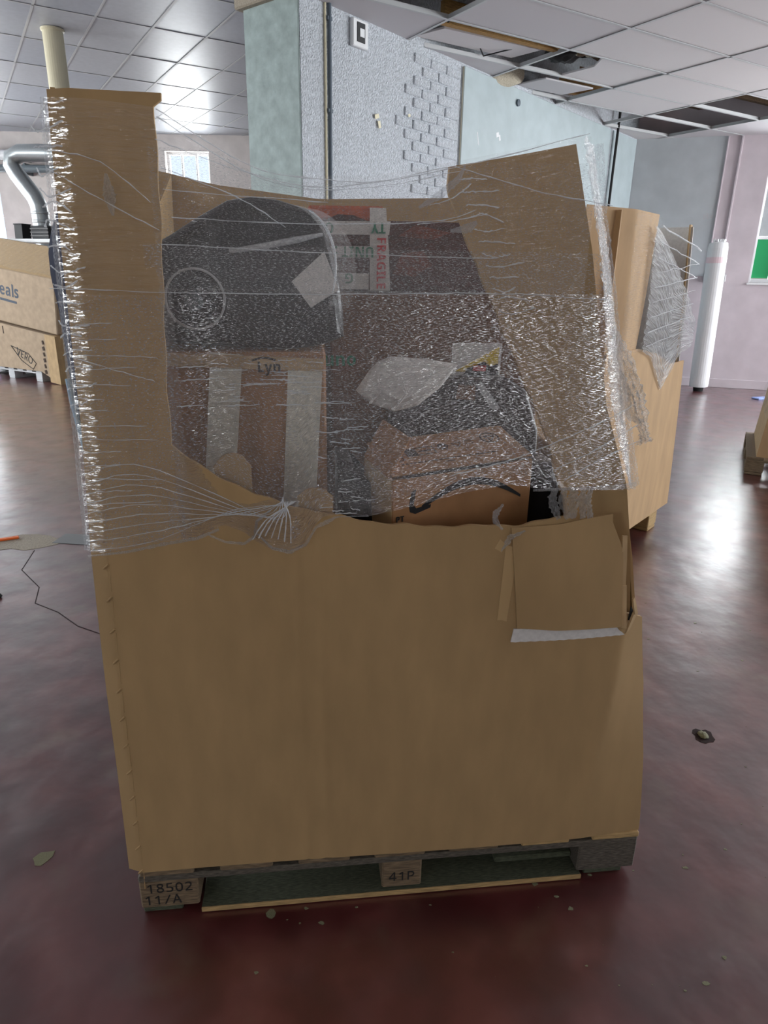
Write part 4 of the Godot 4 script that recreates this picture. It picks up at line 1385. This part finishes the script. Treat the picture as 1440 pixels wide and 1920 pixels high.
	crumple(o, "loose_tail", [[1.04, 1.24, 0.095, 0.01], [1.055, 1.19, 0.095, 0.022], [1.07, 1.15, 0.095, 0.014], [1.1, 1.14, 0.095, 0.008]], 93, M.shred, "", 0.6, 10, 30)
	# shiny crushed film between the cartons
	for k in 7:
		var v := 1.2 - k * 0.034
		crumple(o, "crushed_film", [[0.42, v, 0.03, 0.006], [0.46 + 0.02 * rng.randf(), v + rng.randf_range(-0.01, 0.01), 0.02, 0.022], [0.53 + 0.02 * rng.randf(), v + rng.randf_range(-0.012, 0.012), 0.03, 0.006]], 100 + k, M.milk_dense, "", 0.7, 10, 24)


# ---------------------------------------------------------------- the second box behind
func pallet_at(label: String, xf: Transform3D, wide: float, deep: float, wood: Material, group := "") -> Node3D:
	var o := thing("wooden_pallet", label, "pallet", xf, group)
	for i in 3:
		for j in 3:
			put(o, "block", box_mesh(Vector3(0.13, 0.08, 0.12), 0.004, Vector3(-wide / 2 + 0.065 + i * (wide - 0.13) / 2, 0.062, -0.06 - j * (deep - 0.12) / 2)), wood)
		put(o, "bottom_board", box_mesh(Vector3(0.12, 0.02, deep), 0.003, Vector3(-wide / 2 + 0.065 + i * (wide - 0.13) / 2, 0.011, -deep / 2)), wood)
		put(o, "stringer_board", box_mesh(Vector3(wide, 0.018, 0.12), 0.003, Vector3(0, 0.111, -0.06 - i * (deep - 0.12) / 2)), wood)
	for k in 7:
		put(o, "deck_board", box_mesh(Vector3(0.12, 0.018, deep), 0.003, Vector3(-wide / 2 + 0.06 + k * (wide - 0.12) / 6, 0.13, -deep / 2)), wood)
	return o


func build_second_box() -> void:
	var yaw := deg_to_rad(50.0)
	var x := Vector3(cos(yaw), 0, -sin(yaw))
	var corner := Vector3(1.716, 0, -3.869)
	var mid := corner - x * 0.6
	var bf := Transform3D(Basis(Vector3.UP, yaw), mid)
	pallet_at("wooden pallet under the second orange brown cardboard box behind the torn one", bf * Transform3D(Basis(), Vector3(-0.03, 0, -0.03)), 1.12, 0.98, M.wood_pale)
	var o := thing("cardboard_pallet_box", "second orange brown cardboard box with white interior, half hidden behind the torn box", "box", bf * Transform3D(Basis(), Vector3(0, 0.14, 0)))
	# lower front, leaning a little, with a cut-away upper part
	var right := func(v: float) -> float: return pl([0.0, 0.6, 0.5, 0.525, 0.84, 0.475, 1.2, 0.43, 1.54, 0.36], v)
	var st := begin()
	sheet(st, func(s: float, t: float) -> Vector3:
		var xg := lerpf(-0.6, 0.6, s)
		var top := pl([-0.6, 0.97, -0.2, 0.97, 0.1, 0.93, 0.35, 0.86, 0.6, 0.86], xg)
		var v := top * t
		return Vector3(lerpf(-0.6, right.call(v), s), v, 0.015 * sin(s * 3.0) * sin(t * 3.0)), 30, 20, 0.007)
	put(o, "front_panel", st, M.card_orange)
	st = begin()
	sheet(st, func(s: float, t: float) -> Vector3:
		var v := lerpf(0.96, 1.55, t)
		var u := lerpf(-0.76, pl([0.96, -0.26, 1.2, -0.22, 1.55, -0.18], v), s)
		var fold := pl([0.96, -0.42, 1.07, -0.416, 1.55, -0.475], v)
		return Vector3(u, v, -0.3 * maxf(0.0, fold - u) - 0.03 * maxf(0.0, u - fold)), 24, 20, 0.007)
	put(o, "corner_post", st, M.card_orange)
	st = begin()
	sheet(st, func(s: float, t: float) -> Vector3:
		var v := lerpf(0.8, 1.54, t)
		return Vector3(lerpf(right.call(v) - 0.03, right.call(v), s), v, -0.03), 2, 12, 0.007)
	put(o, "corner_post", st, M.card_pale)
	put(o, "back_panel", box_mesh(Vector3(0.98, 1.5, 0.008), 0.0, Vector3(-0.1, 0.75, -0.98)), M.white_paper, "white inner face")
	put(o, "side_panel", box_mesh(Vector3(0.008, 1.54, 0.95), 0.0, Vector3(-0.59, 0.77, -0.49)), M.card_orange)
	st = begin()
	sheet(st, func(s: float, t: float) -> Vector3:
		var v := 1.53 * t
		return Vector3(right.call(v) - 0.01, v, lerpf(-0.02, -0.98, s)), 8, 12, 0.007)
	put(o, "side_panel", st, M.white_paper, "white lined side")
	# its film
	var wr := thing("stretch_wrap", "wrinkled silvery stretch film across the open side of the second box", "plastic wrap", bf * Transform3D(Basis(), Vector3(0.1, 1.1, 0.02)))
	var n := FastNoiseLite.new()
	n.seed = 120
	n.frequency = 1.0
	for k in 2:
		st = begin()
		sheet(st, func(s: float, t: float) -> Vector3:
			var u := lerpf(-0.24, 0.5, s)
			var lo := pl([-0.24, 1.0, -0.1, 0.96, 0.1, 0.78, 0.3, 0.94, 0.5, 0.98], u)
			var hi := pl([-0.24, 1.54, -0.1, 1.49, 0.3, 1.25, 0.5, 1.1], u)
			var v := lerpf(lo, hi, t) + 0.1
			return Vector3(u - 0.1 - 0.1 * maxf(0.0, v - 1.3), v - 1.1, 0.01 * n.get_noise_2d(u * 2.0 + v * 4.0, v * 40.0 + k * 5.0) - 0.006 * k), 24, 90, 0.0, Vector2(0.7, 0.8))
		put(wr, "film", st, M.milk_streak if k == 0 else M.film_dense)
	st = begin()
	sheet(st, func(s: float, t: float) -> Vector3:
		var v := lerpf(1.1, 1.68, t)
		return Vector3(lerpf(-0.5, -0.2, s) - 0.1, v - 1.1, -0.005 + 0.012 * n.get_noise_2d(s * 4.0, v * 30.0)), 12, 50, 0.0, Vector2(0.4, 0.7))
	put(wr, "film", st, M.milk)
	for k in 9:
		var v := 1.02 + k * 0.065
		st = begin()
		var path := []
		for i in 9:
			path.append(Vector3(lerpf(-0.22, 0.38, i / 8.0) - 0.1, v - 1.1 + 0.05 * (i / 8.0) * (1.0 if k < 6 else -1.6) + 0.01 * n.get_noise_2d(i * 3.0, k * 5.0) + 0.1, 0.006))
		tube(st, path, 0.0015 + 0.002 * rng.randf(), 6)
		put(wr, "film_crease_and_glint", st, M.fold)
	var it := thing("dark_bundle", "small bundle of dark items poking above the second cardboard box", "bundle", bf * Transform3D(Basis(), Vector3(-0.62, 1.62, -0.5)))
	for k in 4:
		st = begin()
		blob(st, Vector3(-0.1 + k * 0.07, 0.03 + 0.01 * (k % 2), 0), Vector3(0.045, 0.04, 0.05), 130 + k)
		put(it, "lump", st, M.black_dull if k != 1 else M.pipe_dark)


func build_far_things() -> void:
	# tall white roll near the far wall
	var ro := thing("white_roll", "tall white wrapped roll standing by the far wall on a dark foot", "roll", Transform3D(Basis(Vector3.BACK, 0.03), Vector3(4.22, 0.0, -9.15)))
	var st := begin()
	lathe(st, [0.0, 0.06, 0.115, 0.06, 0.12, 0.1, 0.12, 1.8, 0.105, 1.86, 0.0, 1.88], Transform3D(), 28)
	put(ro, "roll", st, M.white)
	st = begin()
	lathe(st, [0.0, 0.0, 0.06, 0.0, 0.07, 0.07, 0.0, 0.07], Transform3D(), 20)
	put(ro, "foot", st, M.void_black)
	st = begin()
	lathe(st, [0.121, 1.62, 0.122, 1.63, 0.122, 1.68, 0.121, 1.69], Transform3D(), 28)
	put(ro, "band", st, mat(rgb(228, 206, 212), 0.5), "faint pink band")
	st = begin()
	for k in 5:
		bx(st, Vector3(-0.05 + k * 0.03, 1.88, 0.02 * (k % 2)), Vector3(0.035, 0.05, 0.012), 0.003, Basis(Vector3.BACK, 0.5 - 0.3 * k) * Basis(Vector3.UP, k * 0.9))
	put(ro, "loose_film_end", st, M.white)
	# wrapped load at the right edge
	var q := Transform3D(Basis(Vector3.UP, -0.46), Vector3(3.31, 0, -4.79))
	pallet_at("wooden pallet under the brown load cut off by the right edge of the picture", q, 1.16, 1.0, M.wood)
	var o := thing("wrapped_load", "brown cardboard load with curving side on a pallet, cut by the right edge", "box", q * Transform3D(Basis(), Vector3(0.03, 0.14, -0.02)))
	st = begin()
	sheet(st, func(s: float, t: float) -> Vector3:
		return Vector3(lerpf(-0.545 + pl([0.0, 0.0, 0.5, 0.04, 0.8, 0.1, 1.5, 0.22], 1.5 * t), 0.55, s), 1.5 * t, 0.01 * sin(s * 3.0)), 12, 20, 0.007)
	put(o, "front_panel", st, M.card_orange)
	st = begin()
	sheet(st, func(s: float, t: float) -> Vector3:
		return Vector3(-0.545 + pl([0.0, 0.0, 0.5, 0.04, 0.8, 0.1, 1.5, 0.22], 1.5 * t), 1.5 * t, lerpf(-0.95, 0.0, s)), 10, 20, 0.007)
	put(o, "side_panel", st, M.card_pale)
	put(o, "back_panel", box_mesh(Vector3(0.85, 1.5, 0.007), 0.0, Vector3(0.1, 0.75, -0.95)), M.card_orange)
	st = begin()
	sheet(st, func(s: float, t: float) -> Vector3:
		return Vector3(-0.56 + pl([0.0, 0.0, 0.5, 0.04, 0.8, 0.1, 1.5, 0.22], 0.3 + 1.2 * t) + 0.015 * sin(t * 50.0) * sin(s * 20.0), 0.3 + 1.2 * t, lerpf(-0.95, 0.04, s)), 20, 40, 0.0, Vector2(1, 1))
	put(o, "film", st, M.milk_dense)
	var bl := thing("blue_scrap", "tiny scrap of blue plastic on the floor before the far wall", "scrap", Transform3D(Basis(Vector3.UP, 0.3), Vector3(4.78, 0.0, -8.57)))
	put(bl, "sheet", box_mesh(Vector3(0.22, 0.02, 0.12), 0.006, Vector3(0, 0.01, 0)), mat(rgb(150, 170, 226), 0.5))


# ---------------------------------------------------------------- the hall on the left
func build_left_things() -> void:
	var yaw := deg_to_rad(-28.9)
	var f := Transform3D(Basis(Vector3.UP, yaw), Vector3(-4.19, 0, -8.70))
	var o := pallet_at("pale grey pallet under the two stacked cartons at the left edge", f * Transform3D(Basis(), Vector3(-1.05, 0, -0.02)), 1.3, 0.6, M.grid)
	o = thing("carton", "lower pale brown carton of the left stack, sagging over its grey pallet", "carton", f * Transform3D(Basis(), Vector3(-0.95, 0.14, -0.5)), "")
	var st := begin()
	prism(st, poly([-0.95, 0.004, 0.58, 0.004, 0.95, -0.14, 0.95, 0.465, 0.2, 0.545, -0.95, 0.67]), 0.6, Vector3(0, 0, 0.5))
	put(o, "body", st, M.card_dull)
	st = begin()
	prism(st, poly([0.75, -0.12, 0.952, -0.138, 0.952, 0.467, 0.75, 0.485]), 0.61, Vector3(0, 0, 0.505))
	put(o, "end_wrap", st, M.card_pale)
	writing(o, "printed_word", "VERO", 0.1, M.ink, Transform3D(Basis(Vector3.BACK, -0.38), Vector3(0.28, 0.18, 0.502)), "Droid Sans", false)
	st = begin()
	tube(st, [Vector3(0.02, 0.3, 0.503), Vector3(0.36, 0.22, 0.503), Vector3(0.5, 0.1, 0.503), Vector3(0.42, 0.02, 0.503), Vector3(0.2, 0.12, 0.503), Vector3(0.02, 0.3, 0.503)], 0.005, 5)
	put(o, "printed_outline", st, M.ink)
	for k in 6:
		put(o, "printed_sign", box_mesh(Vector3(0.03 + 0.01 * (k % 2), 0.05, 0.002), 0.0, Vector3(0.7 - 0.004 * k, 0.38 - k * 0.075, 0.506), Basis(Vector3.BACK, 0.2)), M.ink_brown)
	put(o, "printed_sign", box_mesh(Vector3(0.02, 0.1, 0.002), 0.0, Vector3(-0.1, 0.5, 0.501)), M.ink_brown)
	o = thing("carton", "upper pale brown carton of the left stack, tilted, with blue lettering and film on top", "carton", f * Transform3D(Basis(Vector3.BACK, -0.11), Vector3(-0.9, 0.725, -0.5)))
	put(o, "body", box_mesh(Vector3(1.86, 0.68, 0.6), 0.012, Vector3(0, 0.34, 0.175)), M.card_dull)
	st = begin()
	prism(st, poly([-0.475, 0.0, 0.125, 0.0, 0.125, 0.3, 0.05, 0.3]), 1.84, Vector3(0.92, 0.682, 0.0), Basis(Vector3(0, 0, -1), Vector3(0, 1, 0), Vector3(1, 0, 0)))
	put(o, "raised_lid", st, M.card_pale)
	writing(o, "printed_word", "seals", 0.15, mat(rgb(52, 66, 84), 0.7), Transform3D(Basis(Vector3.BACK, -0.03), Vector3(-0.02, 0.42, 0.476)))
	put(o, "printed_line", box_mesh(Vector3(0.34, 0.03, 0.002), 0.0, Vector3(0.0, 0.29, 0.476), Basis(Vector3.BACK, -0.03)), mat(rgb(52, 66, 84), 0.7))
	st = begin()
	sheet(st, func(s: float, t: float) -> Vector3:
		return Vector3(lerpf(-0.93, 0.93, s), 0.71 + 0.31 * t + 0.008 * sin(s * 30.0 + t * 9.0), 0.485 - 0.56 * t), 40, 20, 0.0, Vector2(1.8, 0.9))
	put(o, "film", st, M.milk_dense)
	# small dark bins and a white rack behind
	for k in 2:
		o = thing("black_bin", ["small tapered black bin above the left cartons, left of the two", "slatted black crate above the left cartons, next to the torn box"][k], "bin", Transform3D(Basis(Vector3.UP, -0.3), Vector3([-5.1, -4.79][k], 1.80, -10.1)))
		st = begin()
		if k == 0:
			prism(st, poly([-0.07, 0, 0.06, 0, 0.075, 0.19, -0.055, 0.19]), 0.16, Vector3(0, 0, 0.08))
			put(o, "body", st, M.black_dull)
			put(o, "rim", box_mesh(Vector3(0.15, 0.015, 0.18), 0.004, Vector3(0.01, 0.185, 0)), M.black_dull)
		else:
			bx(st, Vector3(0, 0.085, 0), Vector3(0.3, 0.17, 0.2), 0.01)
			put(o, "body", st, M.black_dull)
			for i in 3:
				put(o, "slat", box_mesh(Vector3(0.31, 0.022, 0.012), 0.003, Vector3(0, 0.04 + i * 0.045, 0.103)), M.charcoal)
	o = thing("white_rack", "white metal rack top carrying the small black bins", "rack", Transform3D(Basis(Vector3.UP, -0.3), Vector3(-4.88, 0, -10.12)))
	put(o, "shelf", box_mesh(Vector3(0.8, 0.05, 0.35), 0.006, Vector3(0, 1.773, 0)), M.white)
	for i in 4:
		put(o, "leg", box_mesh(Vector3(0.035, 1.73, 0.035), 0.004, Vector3(-0.36 + 0.72 * (i % 2), 0.865, -0.14 + 0.28 * (i / 2))), M.white)
	# cream column
	o = thing("column", "round cream painted steel column standing behind the torn box on the left", "column", Transform3D(Basis(), Vector3(-3.82, 0, -8.9)))
	st = begin()
	lathe(st, [0.0, 0.0, 0.2, 0.0, 0.2, 0.03, 0.11, 0.04, 0.11, 3.92, 0.125, 3.93, 0.125, 3.95, 0.0, 3.95], Transform3D(), 28)
	put(o, "shaft", st, M.cream)
	# galvanised duct with two bends
	o = thing("ventilation_duct", "bent grey galvanised duct rising behind the left cartons", "duct", Transform3D(Basis(), Vector3(-5.3, 1.7, -11.0)))
	st = begin()
	var path := [Vector3(0.75, 1.28, 0.1), Vector3(0.2, 1.3, 0.05), Vector3(-0.12, 1.3, 0), Vector3(-0.25, 1.24, 0), Vector3(-0.27, 1.14, 0), Vector3(-0.21, 1.02, 0), Vector3(0.0, 0.72, 0), Vector3(0.045, 0.6, 0), Vector3(0.05, 0.45, 0), Vector3(0.05, -0.3, 0), Vector3(0.05, -1.7, 0)]
	tube(st, path, 0.12, 24)
	put(o, "duct_pipe", st, M.galv)
	for k in [Vector3(0.05, 0.5, 0), Vector3(0.05, 0.38, 0), Vector3(0.05, 0.26, 0), Vector3(0.05, 0.12, 0)]:
		st = begin()
		lathe(st, [0.12, -0.02, 0.127, -0.01, 0.127, 0.01, 0.12, 0.02], Transform3D(Basis(), k), 24)
		put(o, "duct_ring", st, M.galv)
	for k in 2:
		o = thing("service_pipe", ["upper white pipe running along the far hall wall", "lower grey pipe running along the far hall wall"][k], "pipe", Transform3D(Basis(), Vector3(-7.0, [3.5, 3.26][k], -14.7)))
		st = begin()
		tube(st, [Vector3(-2.9, 0, 0), Vector3(0, 0, 0), Vector3(1.6, 0, 0)], [0.09, 0.07][k], 14)
		put(o, "pipe", st, M.white if k == 0 else M.grid_dark)
		for i in 4:
			put(o, "pipe_bracket", box_mesh(Vector3(0.04, 0.2, 0.3), 0.004, Vector3(-2.4 + i * 1.1, 0, -0.14)), M.grid_dark)
	o = thing("purple_bag", "pale purple bag under the far left window", "bag", Transform3D(Basis(), Vector3(-7.75, 0.0, -14.0)))
	st = begin()
	blob(st, Vector3(0, 0.85, 0), Vector3(0.35, 0.85, 0.3), 140)
	put(o, "body", st, M.purple)


func build_floor_marks() -> void:
	var fl: Node3D = get_node("floor")
	var lie := func(x: float, z: float, turn := 0.0, y := 0.0) -> Transform3D: return Transform3D(Basis(Vector3.UP, turn) * Basis(Vector3.RIGHT, -PI / 2), Vector3(x, y, z))
	put(fl, "floor_patch", box_mesh(Vector3(0.26, 0.14, 0.004), 0.002), M.steel_plate, "grey plate let into the floor", "", lie.call(-1.68, -3.46, -0.1, 0.0015))
	put(fl, "floor_patch", blot(0.2, 0.12, 0.003, 21), M.concrete, "bare concrete patch", "", lie.call(-1.98, -3.4, 0.2, 0.0015))
	put(fl, "floor_patch", blot(0.16, 0.1, 0.003, 22), M.concrete, "bare concrete patch", "", lie.call(-2.3, -3.35, 0.1, 0.0015))
	var st := begin()
	var p := [Vector2(-1.86, 3.3), Vector2(-1.8, 3.05), Vector2(-1.62, 2.86), Vector2(-1.56, 2.7), Vector2(-1.42, 2.62), Vector2(-1.28, 2.5), Vector2(-1.12, 2.42), Vector2(-0.9, 2.3)]
	for i in p.size() - 1:
		var d: Vector2 = (p[i + 1] - p[i]).normalized()
		var s := Vector2(d.y, -d.x) * 0.0022
		prism(st, PackedVector2Array([p[i] - s, p[i + 1] - s * 0.8, p[i + 1] + s * 0.8, p[i] + s]), 0.001)
	put(fl, "crack", st, M.crack, "", "", lie.call(0.0, 0.0, 0.0, 0.0012))
	# loose flakes of paint
	var r := RandomNumberGenerator.new()
	r.seed = 31
	put(fl, "paint_flake", blot(0.03, 0.022, 0.001, 32, 9), M.flake, "", "", lie.call(-0.855, -1.316, 0.9, 0.0008))
	put(fl, "paint_flake", blot(0.012, 0.016, 0.001, 33, 9), M.flake, "", "", lie.call(-0.25, -1.17, 0.3, 0.0008))
	st = begin()
	for k in 150:
		var x := r.randf_range(-0.3, 1.3)
		var z := -r.randf_range(0.7, 1.5)
		if k > 90:
			x = r.randf_range(0.9, 2.2)
			z = -r.randf_range(1.0, 3.0)
		var pts := PackedVector2Array()
		var m := r.randf_range(0.002, 0.009) * r.randf()
		for i in 7:
			var a := TAU * i / 7
			pts.append(Vector2(x + cos(a) * m * r.randf_range(0.6, 1.6), -z + sin(a) * m * r.randf_range(0.4, 1.2)))
		prism(st, pts, 0.001)
	put(fl, "paint_flakes", st, M.flake, "", "stuff", lie.call(0.0, 0.0, 0.0, 0.0008))
	var o := thing("floor_bolt_hole", "small chipped hole with a pale stone in the floor right of the box", "hole", Transform3D(Basis(), Vector3(1.065, 0.0, -1.85)))
	st = begin()
	blob(st, Vector3(0, 0.004, 0), Vector3(0.016, 0.006, 0.02), 34)
	put(o, "stone", st, M.flake)
	put(o, "dark_rim", blot(0.035, 0.04, 0.001, 35), M.crack, "", "", lie.call(0.0, 0.0, 0.0, 0.0012))
	o = thing("orange_scrap", "bright orange scrap at the left edge beside the bare concrete patch", "scrap", Transform3D(Basis(Vector3.UP, 0.5), Vector3(-2.1, 0.0, -3.43)))
	put(o, "strip", box_mesh(Vector3(0.16, 0.012, 0.03), 0.004, Vector3(0, 0.006, 0)), mat(rgb(235, 110, 40), 0.5))
	var spots := [Vector2(-1.75, -2.75), Vector2(-1.72, -2.62), Vector2(-1.95, -2.83)]
	for k in 3:
		o = thing("floor_debris", ["dark crumb of debris on the left floor, nearest the box", "dark crumb of debris on the left floor, nearest the camera", "dark bolt of debris at the left edge of the floor"][k], "debris", Transform3D(Basis(), Vector3(spots[k].x, 0, spots[k].y)))
		st = begin()
		blob(st, Vector3(0, 0.008, 0), Vector3(0.014, 0.01, 0.012), 36 + k)
		put(o, "crumb", st, M.void_black)
